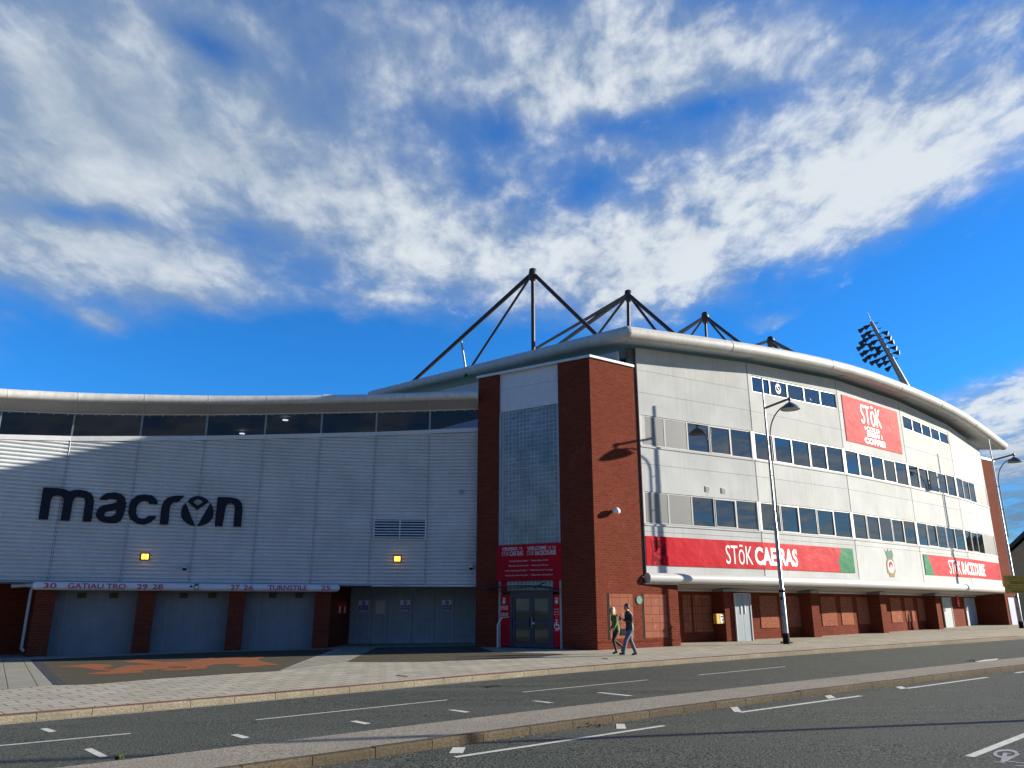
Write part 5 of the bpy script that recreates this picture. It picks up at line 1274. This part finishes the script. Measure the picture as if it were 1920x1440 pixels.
# small vents, alarm, plaque, meter box
for (x, y, lab) in ((1327, 917, 'small square wall vent, the left one of two above the lower windows'), (1357, 920, 'small square wall vent, the right one of two above the lower windows')):
    f = FAC.fr[0]; u, z = f.uz(x, y, .02); t = thing('wall_vent', f.P(u, z, .02), lab, 'vent', 'small vents on the white facade'); m = MB(); f.rect(m, u - .13, u + .13, z - .13, z + .13, .03, .001); m.build('frame', 'frame_grey', t)
    m = MB()
    for k in range(4): f.rect(m, u - .10, u + .10, z - .10 + k * .055, z - .07 + k * .055, .036, .031)
    m.build('slats', 'cladding_backing', t)
u, z = TR.uz(1152, 958, .1); t = thing('alarm_box', TR.P(u, z, .05), 'round white lamp on the sunlit brick face of the tower', 'wall lamp'); m = MB(); m.tube([TR.P(u, z, .0), TR.P(u, z, .16)], .07, 12); m.build('base', 'frame_grey', t)
m = MB(); c_ = TR.P(u, z - .02, .24); m.lathe(c_, [(.001, .16), (.09, .13), (.15, .05), (.16, -.04), (.12, -.10), (.001, -.12)], 16); m.build('globe', 'lens_white', t)
u, z = LB.uz(1198.5, 1125, .02); m = MB(); m.poly(LB, [[(u + .17 * math.cos(k * .314), z + .17 * math.sin(k * .314)) for k in range(20)]], .035, .03); t = thing('plaque', LB.P(u, z, .02), 'round green memorial plaque between the terracotta panels of the brick wall', 'plaque'); m.build('disc', 'verdigris', t)
m = MB(); m.poly(LB, [[(u + .155 * math.cos(k * .314), z + .155 * math.sin(k * .314)) for k in range(20)], [(u + .14 * math.cos(k * .314), z + .14 * math.sin(k * .314)) for k in range(20)]], .038, .002)
for j, tx in enumerate(('WREXHAM', 'FOOTBALL', 'GROUND')): put_text(m, tx, on_frame(LB, u - .09, u + .09, z + .05 - j * .06, z + .085 - j * .06, .038))
m.build('lettering', 'crest_green', t)
f, u = rec_frame(1350, .62); f = f.off(.48); u, z = f.uz(1350.5, 1160, .2); t = thing('defibrillator_box', f.P(u, z, .06), 'yellow emergency cabinet fixed to the left side of the brick pillar by the grey door', 'cabinet'); m = MB(); f.rect(m, u - .24, u + .24, z - .22, z + .22, .22, .005); m.build('case', 'yellow_box', t)
m = MB(); f.rect(m, u - .02, u + .20, z - .17, z + .17, .23, .2205); m.build('label_panel', 'text_white', t)
m = MB(); f.rect(m, u + .02, u + .16, z + .06, z + .12, .234, .2305); f.rect(m, u + .10, u + .15, z - .12, z + .0, .234, .2305); m.build('print', 'black', t)
f, u = rec_frame(1796, .03); u, z = f.uz(1796.5, 1129, .05); t = thing('wall_sign', f.P(u, z, .05), 'small bright red sign on the shaded brick wall between two far doors', 'sign'); m = MB(); f.rect(m, u - .30, u + .30, z - .32, z + .40, .06, .03); m.build('plate', 'sign_red', t)
m = MB()
for j, (tx, w_) in enumerate((('GIÂT', .5), ('GATE', .5), ('MYNEDFA', .85), ('EXIT', .4))): put_text(m, tx, on_frame(f, u - .26 * w_, u + .26 * w_, z + .22 - j * .16, z + .30 - j * .16, .063), .02)
m.build('lettering', 'text_white', t)

# ------------------------------------------------------------------ street lamps
def lamp_post():
    t = thing('street_lamp', (0, 0, 0), '', 'street lamp', 'tall street lamps on the pavement'); Z = 12.1
    m = MB(); m.tube([(0, 0, -.1), (0, 0, 2.3), (0, 0, 2.34), (0, 0, 5.2), (0, 0, 5.24), (0, 0, 9.5), (0, 0, Z)], [.125, .115, .095, .082, .068, .050, .036], 12, smooth=True); m.lathe((0, 0, Z), [(.042, 0), (.03, .04), (.001, .06)], 10); m.build('pole', 'galvanised', t)
    m = MB(); m.tube([(0, 0, -.1), (0, 0, .42)], [.150, .142], 12); m.build('base_sleeve', 'black', t)
    m = MB(); m.tube([(0, 0, 2.16), (0, 0, 2.26)], .135, 12); m.box((.0, -.125, 1.9), (.09, .03, .12)); m.box((.0, -.125, 1.2), (.05, .03, .05)); m.build('clamp', 'black', t)
    ax = 1.28; za = 10.75
    m = MB(); m.tube([(0.03, 0, za - .10), (ax, 0, za + .12)], .055, 8); m.lathe((ax, 0, za + .06), [(.001, .14), (.075, .12), (.075, -.02), (.03, -.05), (.03, -.12)], 10); m.build('arm', 'lamp_steel', t)
    m = MB(); pts = [(.16, 0, 5.6), (.16, 0, 8.0), (.16, 0, 9.2)]
    for k in range(1, 9): a = R(180 - 11 * k); pts.append((.16 + 1.12 + 1.12 * math.cos(a), 0, 9.2 + 1.42 * math.sin(a)))
    m.tube(pts, .032, 8); m.tube([(0, 0, 5.75), (.16, 0, 5.75)], .02, 6); m.tube([(0, 0, 7.4), (.16, 0, 7.4)], .018, 6); m.tube([(0, 0, 8.9), (.16, 0, 8.9)], .018, 6); m.build('curved_brace', 'lamp_steel', t)
    m = MB(); m.lathe((ax, 0, za - .05), [(.03, .02), (.10, -.02), (.22, -.10), (.34, -.20), (.43, -.33), (.44, -.345), (.40, -.34), (.30, -.22), (.10, -.12)], 24); m.build('lamp_shade', 'lamp_shade', t)
    m = MB(); m.lathe((ax, 0, za - .05), [(.001, -.38), (.16, -.37), (.30, -.33), (.39, -.325)], 20); m.build('lens', 'grey_panel', t)
    return t
lp = lamp_post(); L1 = aty(1475, 1206, 35.6); lp.location = L1; lp.rotation_euler = (0, 0, R(-46)); lp['label'] = 'near street lamp with curved arm in front of the white facade'
lp2 = copy_tree(lp); L2 = gz(1916, 1178); lp2.location = L2; lp2.rotation_euler = (0, 0, R(-46)); lp2['label'] = 'far street lamp at the right edge with a yellow sign on its pole'
lp3 = copy_tree(lp); q3 = gz(1880, 1353, ROADZ) + Vector((math.cos(SUN_AZ), math.sin(SUN_AZ), 0)) * 10.5; lp3.location = (q3.x, q3.y, G(q3.x, q3.y)); lp3.rotation_euler = (0, 0, R(134)); lp3['label'] = 'street lamp on the near pavement out of frame whose shadow crosses the road'
# yellow sign on the far lamp
ys = thing('road_sign', (L2.x, L2.y, 2.6), 'yellow temporary traffic sign with black lettering strapped to the far street lamp', 'sign')
YF = Fr((L2.x - 1.0, L2.y - .32), (L2.x + 1.0, L2.y - .12)); u0 = YF.uz(1882.5, 1095)[0]; z1 = YF.uz(1905, 1079)[1]; z0 = YF.uz(1905, 1112.5)[1]
m = MB(); YF.rect(m, u0, u0 + 1.85, z0, z1, .0, -.02); m.build('plate', 'yellow_sign', ys)
m = MB(); w_, h_ = 1.85, z1 - z0
for (tx, a, b, c, d) in (('Football traffic', .22, .78, .86, .94), ('Stadium match parking', .12, .88, .74, .83), ('Accessible drop off', .12, .9, .38, .47), ('follow event diversion', .10, .92, .26, .35)): put_text(m, tx, on_frame(YF, u0 + w_ * a, u0 + w_ * b, z0 + h_ * c, z0 + h_ * d, .003))
for (a, b, c, d) in ((.24, .76, .54, .68), (.24, .76, .06, .20)):
    YF.rect(m, u0 + w_ * a, u0 + w_ * b, z0 + h_ * c, z0 + h_ * c + .02, .004, .001); YF.rect(m, u0 + w_ * a, u0 + w_ * b, z0 + h_ * d - .02, z0 + h_ * d, .004, .001); YF.rect(m, u0 + w_ * a, u0 + w_ * a + .02, z0 + h_ * c, z0 + h_ * d, .004, .001); YF.rect(m, u0 + w_ * b - .02, u0 + w_ * b, z0 + h_ * c, z0 + h_ * d, .004, .001)
    put_text(m, 'Diversion', on_frame(YF, u0 + w_ * (a + .04), u0 + w_ * (b - .04), z0 + h_ * (c + .035), z0 + h_ * (d - .035), .003), .02)
m.build('lettering', 'black', ys)

# ------------------------------------------------------------------ floodlight mast
YF_ = 88.0
top = aty(1633, 603, YF_); low_ = aty(1698, 722, YF_); dirv = (top - low_).normalized(); base = low_ - dirv * (low_.z / dirv.z)
fl = thing('floodlight_mast', (base.x, base.y, 0), 'leaning steel floodlight mast with clustered lamps rising behind the stadium roof', 'floodlight')
m = MB(); m.tube([base, low_, top], [.52, .38, .20], 10); m.tube([top, top + dirv * .3 + Vector((-.1, 0, .9))], .018, 5); m.tube([top, top + dirv * .3 + Vector((-.3, 0, 1.0))], .02, 5); m.build('mast', 'galvanised', fl)
sidev = Vector((-.93, -.1, -.36)).normalized(); lampmesh = None
rowsL = [(0.2, 2), (0.95, 2), (1.6, 3), (2.3, 4), (3.0, 4), (3.7, 4), (4.4, 3), (5.1, 2), (5.7, 1)]
def flood_lamp(p, d, back):
    m = MB(); x = d
    m.tube([p, p + d * .18, p + d * .62, p + d * .70], [.09, .14, .29, .31], 10, cap=True); return m
for (s, n) in rowsL:
    c = top - dirv * (s + .2)
    m = MB(); m.tube([c, c + sidev * (.74 * n + .1)], .06, 6); 
    if n > 1: m.tube([c, c - sidev * .85], .05, 6)
    m.build('crossarm', 'dark_steel', fl)
    for k in range(n):
        p = c + sidev * (.45 + .74 * k); mm = flood_lamp(p + Vector((random.uniform(-.1, .1), 0, random.uniform(-.14, .14))), Vector((-.80 + random.uniform(-.12, .12), .18, -.57 + random.uniform(-.22, .22))).normalized(), False); mm.build('lamp_head', 'dark_steel', fl)
    if n > 1:
        if s in (.2, .95, 5.1): continue
        p = c - sidev * .8; d_ = Vector((.72, -.55 + random.uniform(-.2, .2), -.18 + random.uniform(-.2, .2))).normalized(); mm = flood_lamp(p - d_ * .2, d_, True); o = mm.build('lamp_head', 'dark_steel', fl)
        m2 = MB(); e_ = p - d_ * .2 + d_ * .71; m2.tube([e_, e_ + d_ * .03], .29, 12); m2.build('lens', 'lens_white', o)

# ------------------------------------------------------------------ house beyond the stadium
hs = thing('house', (60, 78, 0), 'tan rendered house with dark slate roof beyond the far end of the stadium', 'house')
HY = 74.0; hl = aty(1884, 1023, HY); hr = aty(1990, 968, HY)
HF = Fr((hl.x - .3, HY), (hl.x - .3 + 11.4, HY - 7.1)); ze = hl.z
m = MB(); HF.rect(m, .6, HF.L, 0, ze - .7, 0, -9); m.poly(HF, [[(.6, ze - .7), (HF.L, ze - .7), (HF.L * .45, ze + 4.1)]], -.01, 8.9); m.build('wall', 'house_wall', hs)
m = MB()
zr = ze + 4.5; ur = HF.L * .45
for (ua_, za_, ub_, zb_) in ((0, ze - .95, ur, zr), (HF.L + .5, ze - .95, ur, zr)):
    m.hexa([HF.P(ua_, za_, .5), HF.P(ub_, zb_, .5), HF.P(ub_, zb_, -9.4), HF.P(ua_, za_, -9.4), HF.P(ua_, za_ + .42, .5), HF.P(ub_, zb_ + .42, .5), HF.P(ub_, zb_ + .42, -9.4), HF.P(ua_, za_ + .42, -9.4)])
m.build('roof', 'slate', hs)
m = MB(); m.tube([HF.P(-.05, ze - .85, .55), HF.P(-.05, ze - .85, -9.4)], .07, 6); m.build('gutter', 'black', hs)
m = MB(); HF.rect(m, 5.0, 6.1, 3.2, 4.6, .03, -.1); w1 = m.build('window', 'frame_white', hs); m = MB(); HF.rect(m, 5.08, 6.02, 3.28, 4.52, .034, .031); m.build('pane', 'window_glass', w1)

# ------------------------------------------------------------------ people
def skin_body(nodes, edges, name, m, parent, sub=2, base=None, origin=None):
    me = bpy.data.meshes.new('s'); keys = list(nodes); idx = {k: i for i, k in enumerate(keys)}
    me.from_pydata([nodes[k][0] for k in keys], [(idx[a], idx[b]) for a, b in edges], [])
    ob = bpy.data.objects.new('s', me); COL.objects.link(ob); ob.modifiers.new('s', 'SKIN').use_smooth_shade = True
    for k in keys:
        r = nodes[k][1]; v = me.skin_vertices[0].data[idx[k]]; v.radius = (r, r) if not isinstance(r, tuple) else r; v.use_root = (k == (base or keys[0]))
    sb = ob.modifiers.new('b', 'SUBSURF'); sb.levels = sub; sb.render_levels = sub
    dg = bpy.context.evaluated_depsgraph_get(); me2 = bpy.data.meshes.new_from_object(ob.evaluated_get(dg)); bpy.data.objects.remove(ob)
    me2.name = name; me2.materials.clear(); me2.materials.append(MATS[m])
    for p in me2.polygons: p.use_smooth = True
    o = bpy.data.objects.new(name, me2); COL.objects.link(o); o.parent = parent; return o
def loft(m, rings, k=16):
    vs = [(r[0] + r[2] * math.cos(2 * math.pi * j / k), r[3] * math.sin(2 * math.pi * j / k), r[1]) for r in rings for j in range(k)]
    m.add(vs, [(i * k + j, i * k + (j + 1) % k, (i + 1) * k + (j + 1) % k, (i + 1) * k + j) for i in range(len(rings) - 1) for j in range(k)], True)
    m.add(vs[:k], [tuple(range(k))]); m.add(vs[-k:], [tuple(range(k))])
def ell(m, c, r, n=10, k=14):
    vs = [(c[0] + r[0] * math.sin(math.pi * i / n) * math.cos(2 * math.pi * j / k), c[1] + r[1] * math.sin(math.pi * i / n) * math.sin(2 * math.pi * j / k), c[2] + r[2] * math.cos(math.pi * i / n)) for i in range(n + 1) for j in range(k)]
    m.add(vs, [(i * k + j, i * k + (j + 1) % k, (i + 1) * k + (j + 1) % k, (i + 1) * k + j) for i in range(n) for j in range(k)], True)
def person(loc, rot, lab, H, pose, top, legs, hair, long_hair=False, coat=0.0, fem=False):
    """local frame: x forward, y left, z up; 1.75 m figure scaled to H"""
    t = thing('person', loc, lab, 'person'); t.rotation_euler = (0, 0, rot); k = H / 1.75; t.scale = (k, k, k); t['_o'] = (0, 0, 0)
    P = pose; n = {}; lean = P.get('lean', 0.03)
    n['pelvis'] = ((0, 0, .93), .105); n['waist'] = ((lean * .4, 0, 1.08), .10); n['chest'] = ((lean, 0, 1.30), .11); n['neckb'] = ((lean + .01, 0, 1.45), (.075, .075))
    n['neck'] = ((lean + .03, 0, 1.50), .060)
    hd = P.get('head', (0, 0)); hx = lean + .05 + hd[0]; n['jaw'] = ((hx + .02, hd[1] * .6, 1.57), (.076, .076)); n['skull'] = ((hx, hd[1], 1.655), (.094, .100)); n['crown'] = ((hx - .01, hd[1], 1.715), (.076, .080))
    E = [('pelvis', 'waist'), ('waist', 'chest'), ('chest', 'neckb'), ('neckb', 'neck'), ('neck', 'jaw'), ('jaw', 'skull'), ('skull', 'crown')]
    sw = .165 if fem else .195
    for s, sg in (('l', 1), ('r', -1)):
        n['sh' + s] = ((lean, sg * sw, 1.41), .060); el, wr, hn = P['arm' + s]; n['el' + s] = (el, .046); n['wr' + s] = (wr, .030); n['hand' + s] = (hn, (.036, .020))
        E += [('neckb', 'sh' + s), ('sh' + s, 'el' + s), ('el' + s, 'wr' + s), ('wr' + s, 'hand' + s)]
        kn, an, toe = P['leg' + s]; n['hip' + s] = ((0, sg * .088, .87), .080); n['kn' + s] = (kn, .050); n['an' + s] = (an, .042); n['toe' + s] = (toe, .034)
        E += [('pelvis', 'hip' + s), ('hip' + s, 'kn' + s), ('kn' + s, 'an' + s), ('an' + s, 'toe' + s)]
    body = skin_body(n, E, 'body', 'skin', t)
    # face, ears, fingers
    m = MB(); c = Vector(n['skull'][0])
    yaw = P.get('yaw', 0.0); fw = Vector((math.cos(yaw), math.sin(yaw), 0)); lf_ = Vector((-math.sin(yaw), math.cos(yaw), 0))
    m.tube([c + fw * .088 + Vector((0, 0, .012)), c + fw * .116 + Vector((0, 0, -.030)), c + fw * .092 + Vector((0, 0, -.040))], [.010, .017, .010], 6)
    for sg in (1, -1): m.lathe(c + lf_ * sg * .096 + Vector((0, 0, -.035)), [(.001, -.005), (.016, .01), (.019, .035), (.001, .05)], 8)
    m.build('face_detail', 'skin', t, origin=(0, 0, 0))
    m = MB()
    for sg in (1, -1): m.lathe(c + fw * .092 + lf_ * sg * .031 + Vector((0, 0, .002)), [(.001, -.008), (.010, 0), (.001, .008)], 8)
    m.tube([c + fw * .086 - lf_ * .022 + Vector((0, 0, -.072)), c + fw * .092 + Vector((0, 0, -.074)), c + fw * .086 + lf_ * .022 + Vector((0, 0, -.072))], .006, 5)
    m.build('eyes_and_mouth', 'dark_red', t, origin=(0, 0, 0))
    for s, sg in (('l', 1), ('r', -1)):
        wr = Vector(n['wr' + s][0]); hn = Vector(n['hand' + s][0]); d = (hn - wr).normalized(); sd_ = d.cross(Vector((1, 0, .2))).normalized(); up = sd_.cross(d)
        m = MB()
        for q in range(4):
            o_ = sd_ * (.026 - q * .0175); L_ = (.060, .070, .066, .052)[q]; b0 = hn + d * .01 + o_; b1 = b0 + d * L_ * .5 + up * .004; b2 = b1 + d * L_ * .35 + up * .02
            m.tube([b0, b1, b2], [.0095, .0085, .007], 6)
        m.tube([hn - d * .035 + sd_ * .03, hn + sd_ * .055 + up * .012, hn + d * .03 + sd_ * .058 + up * .025], [.011, .010, .008], 6)
        m.build('fingers', 'skin', t, origin=(0, 0, 0))
    # clothes
    W = .86 if fem else 1.0; m = MB(); L_ = lean
    loft(m, [(0, .93 - coat, .140, .185 * W), (0, 1.00, .132, .178 * W), (L_ * .4, 1.12, .122, .165 * W), (L_, 1.28, .138, .200 * W), (L_, 1.385, .122, .215 * W), (L_ + .01, 1.445, .088, .140 * W), (L_ + .025, 1.50, .068, .072)])
    for s in 'lr':
        sh = Vector(n['sh' + s][0]); sh.z = 1.385; m.tube([sh * 1.0, Vector(n['el' + s][0]), Vector(n['wr' + s][0])], [.078, .066, .048], 12)
    m.build('jacket', top, t, origin=(0, 0, 0)); m = MB()
    loft(m, [(0, .80, .105, .155 * W), (0, .90, .122, .172 * W), (0, 1.0, .118, .160 * W)])
    for s, sg in (('l', 1), ('r', -1)):
        kn, an = Vector(n['kn' + s][0]), Vector(n['an' + s][0]); hp = Vector((0, sg * .088, .87)); m.tube([hp, hp.lerp(kn, .5), kn, kn.lerp(an, .5), an + Vector((0, 0, -.01))], [.100, .092, .074, .068, .062] if not fem else [.094, .080, .060, .055, .044], 12)
    m.build('trousers', legs, t, origin=(0, 0, 0))
    for s in 'lr':
        a_ = Vector(n['an' + s][0]); to = Vector(n['toe' + s][0]); d = (to - a_).normalized(); hl_ = a_ - Vector((d.x, d.y, 0)) * .05 + Vector((0, 0, -.045 + (d.z + .35) * .05))
        skin_body({'a': (tuple(a_), .050), 'b': (tuple(hl_), .046), 'c': (tuple(a_.lerp(to, .55) + Vector((0, 0, -.015))), (.046, .044)), 'd': (tuple(to + d * .04), (.044, .032))}, [('a', 'b'), ('a', 'c'), ('c', 'd')], 'shoe', 'shoe', t, 1)
    # hair
    m = MB(); ell(m, (hx - .028, hd[1], 1.690), (.098, .096, .085)); ell(m, (hx - .045, hd[1], 1.64), (.072, .088, .085))
    if long_hair: ell(m, (hx - .05, hd[1], 1.60), (.085, .108, .15)); ell(m, (hx - .075, hd[1] * .8, 1.46), (.055, .105, .15)); ell(m, (hx + .0, hd[1] + .088, 1.56), (.05, .03, .13)); ell(m, (hx + .0, hd[1] - .088, 1.56), (.05, .03, .13))
    m.build('hair', hair, t, origin=(0, 0, 0))
    return t
WALK = R(196)
wp = gz(1157, 1225.5); mp_ = gz(1183, 1229)
pw = person(tuple(wp), WALK, 'blonde woman in green jacket and black trousers walking with lowered head', 1.66,
    dict(lean=.07, head=(.04, 0), armr=((-.02, -.24, 1.14), (.10, -.26, .93), (.13, -.26, .85)), arml=((.10, .24, 1.16), (.20, .27, .98), (.24, .27, .90)),
         legl=((.17, .09, .50), (.06, .09, .08), (.20, .09, .03)), legr=((.10, -.09, .52), (-.30, -.09, .24), (-.24, -.09, .10))), 'green_jacket', 'black_cloth', 'blonde_hair', True, .16, True)
pm = person(tuple(mp_), WALK, 'man in black jacket and grey trousers looking down at his phone', 1.78,
    dict(lean=.03, head=(.03, .01), yaw=.5, arml=((.06, .27, 1.16), (.30, .16, 1.20), (.37, .13, 1.24)), armr=((-.04, -.26, 1.14), (-.02, -.28, .90), (-.01, -.28, .82)),
         legl=((.22, .10, .50), (.32, .10, .10), (.46, .10, .07)), legr=((-.06, -.10, .50), (-.24, -.10, .09), (-.11, -.10, .03))), 'black_jacket', 'grey_trousers', 'dark_hair', False, .10, False)
def held(name, lab, cat, build, parent_t):
    t = thing(name, parent_t.location, lab, cat); t.rotation_euler = parent_t.rotation_euler; t.scale = parent_t.scale; t['_o'] = (0, 0, 0); build(t); return t
def bag(t):
    m = MB(); m.hexa([(-.38, .24, .68), (-.02, .24, .68), (-.02, .36, .68), (-.38, .36, .68), (-.34, .26, .94), (-.06, .26, .94), (-.06, .33, .94), (-.34, .33, .94)]); m.build('body', 'black_cloth', t, origin=(0, 0, 0))
    m = MB(); m.tube([(-.30, .29, .93), (-.10, .28, 1.15), (.04, .21, 1.42), (.04, .14, 1.475), (.0, .22, 1.40), (-.02, .29, 1.1), (-.10, .30, .93)], .010, 6); m.build('strap', 'black_cloth', t, origin=(0, 0, 0))
held('handbag', 'black shoulder bag hanging at the side of the woman in green', 'bag', bag, pw)
def phone(t):
    m = MB(); m.box((.42, .12, 1.27), (.012, .075, .15), .2); m.build('case', 'black', t, origin=(0, 0, 0))
    m = MB(); m.box((.412, .12, 1.27), (.002, .066, .135), .2); m.build('screen', 'navy', t, origin=(0, 0, 0))
held('phone', 'black mobile phone held up by the man in the black jacket', 'phone', phone, pm)

def cover_plate(name, pts, lab, mt):
    q = [gz(x, y, .012) for (x, y) in pts]; m = MB(); c = sum(q, Vector()) / 4
    m.hexa([v - Vector((0, 0, .012)) for v in q] + q); t = thing(name, tuple(c), lab, 'cover'); m.build('frame', mt, t)
    m = MB(); r = [c + (v - c) * .84 for v in q]; m.hexa([v + Vector((0, 0, .0008)) for v in r] + [v + Vector((0, 0, .003)) for v in r]); m.build('plate', 'galvanised' if mt == 'black' else 'pavement_slabs', t)
cover_plate('inspection_cover', [(742, 1266), (764, 1268), (790, 1263), (766, 1261.5)], 'rectangular inspection cover with dark rim in the pavement slabs', 'cladding_backing')
cover_plate('service_cover', [(1128, 1234), (1140, 1235), (1152, 1233), (1141, 1232)], 'small square service cover in the pavement near the two walkers', 'cladding_backing')
q = [gz(x, y, ROADZ + .006) for (x, y) in ((908, 1287), (936, 1284.5), (942, 1286.5), (915, 1289.5))]; t = thing('road_gully', tuple(sum(q, Vector()) / 4), 'dark iron drain grating set in the road against the far kerb', 'drain'); m = MB(); m.hexa([v - Vector((0, 0, .01)) for v in q] + q); m.build('frame', 'black', t); m = MB()
for k in range(6):
    s0, s1 = (k + .25) / 6, (k + .75) / 6; a, b, c, d = q[0].lerp(q[1], s0), q[0].lerp(q[1], s1), q[3].lerp(q[2], s1), q[3].lerp(q[2], s0); m.hexa([v + Vector((0, 0, .0006)) for v in (a, b, c, d)] + [v + Vector((0, 0, .004)) for v in (a, b, c, d)])
m.build('bars', 'dark_steel', t)
# ------------------------------------------------------------------ weeds, leaves and litter
def weed(x, y, n, h, lab, z=0.0, sp=.12):
    p = gz(x, y, z); m = MB()
    for k in range(n):
        a = random.uniform(0, 6.28); l = h * random.uniform(.5, 1.1); r = random.uniform(0, sp); b = p + Vector((math.cos(a) * r, math.sin(a) * r * .7, -.01)); a2 = random.uniform(0, 6.28); t = Vector((math.cos(a2), math.sin(a2), 0)); s = Vector((-t.y, t.x, 0)) * h * .10
        m.add([b - s * .5, b + s * .5, b + t * l * .35 + s + Vector((0, 0, l * .55)), b + t * l * .8 + Vector((0, 0, l * .75)), b + t * l * .35 - s + Vector((0, 0, l * .55))], [(0, 1, 2, 3, 4)])
    return tag(m.build('weed_tuft', 'leaf_green', origin=p, fixn=False), lab, 'weed')
weed(222, 1423, 45, .085, 'green weed tuft growing at the left edge of the median', -.006, .08)
for (x, y, n, h, lab) in ((1476, 1206, 90, .13, 'ring of grass round the base of the near street lamp'), (1183, 1215, 40, .16, 'low weeds at the foot of the brick wall behind the man'), (1820, 1240, 14, .09, 'single dark weed on the median at the far right')):
    weed(x, y if x != 1183 else 1214.5, n, h, lab, 0.0, .30 if x == 1476 else .2)
def leaves(name, pts, lab, cat, mt, s0, s1):
    for i_, (x, y) in enumerate(pts): pass
rnd = random.Random(3); m = MB(); p0 = gz(1094, 1361, ROADZ)
for k in range(150):
    c = p0 + Vector((rnd.gauss(0, .16), rnd.gauss(0, .10), .004 + abs(rnd.gauss(0, .02)))); a = rnd.uniform(0, 6.28); s = rnd.uniform(.012, .032); t_ = Vector((math.cos(a), math.sin(a), rnd.uniform(-.5, .5))) * s; q_ = Vector((-math.sin(a), math.cos(a), rnd.uniform(-.5, .5))) * s * .7
    m.add([c - t_, c + q_, c + t_, c - q_], [(0, 1, 2, 3)])
o = m.build('leaf_litter', 'dead_leaf', fixn=False); tag(o, kind='stuff'); o['label'] = 'small heap of brown dead leaves against the median kerb'; o['category'] = 'leaf litter'
m = MB(); gl_ = MNEAR.offset(.06)
for k in range(900):
    U = rnd.uniform(15, gl_.cum[-1] - 20); p = gl_.P(U, 0, abs(rnd.gauss(0, .07))); p.z = G(p.x, p.y) + ROADZ + .004; a = rnd.uniform(0, 6.28); s = rnd.uniform(.004, .016)
    m.add([p + Vector((math.cos(a), math.sin(a), .1)) * s, p + Vector((math.cos(a + 2), math.sin(a + 2), .3)) * s, p + Vector((math.cos(a + 4), math.sin(a + 4), .1)) * s], [(0, 1, 2)])
for k in range(260):
    x = rnd.uniform(-10, 24); t_ = rnd.uniform(0, 7); p = Vector((x, 13 + x * .93 + rnd.uniform(-5, 5.5), 0)); p.z = G(p.x, p.y) + ROADZ + .004
    if dist_line(MNEAR, p.x, p.y) < .9 and False: continue
    a = rnd.uniform(0, 6.28); s = rnd.uniform(.004, .014); m.add([p + Vector((math.cos(a), math.sin(a), .1)) * s, p + Vector((math.cos(a + 2), math.sin(a + 2), .4)) * s, p + Vector((math.cos(a + 4), math.sin(a + 4), .1)) * s], [(0, 1, 2)])
o = m.build('grit', 'litter_white', fixn=False); tag(o, kind='stuff'); o['label'] = 'scattered pale grit and scraps along the gutter and road'; o['category'] = 'grit'
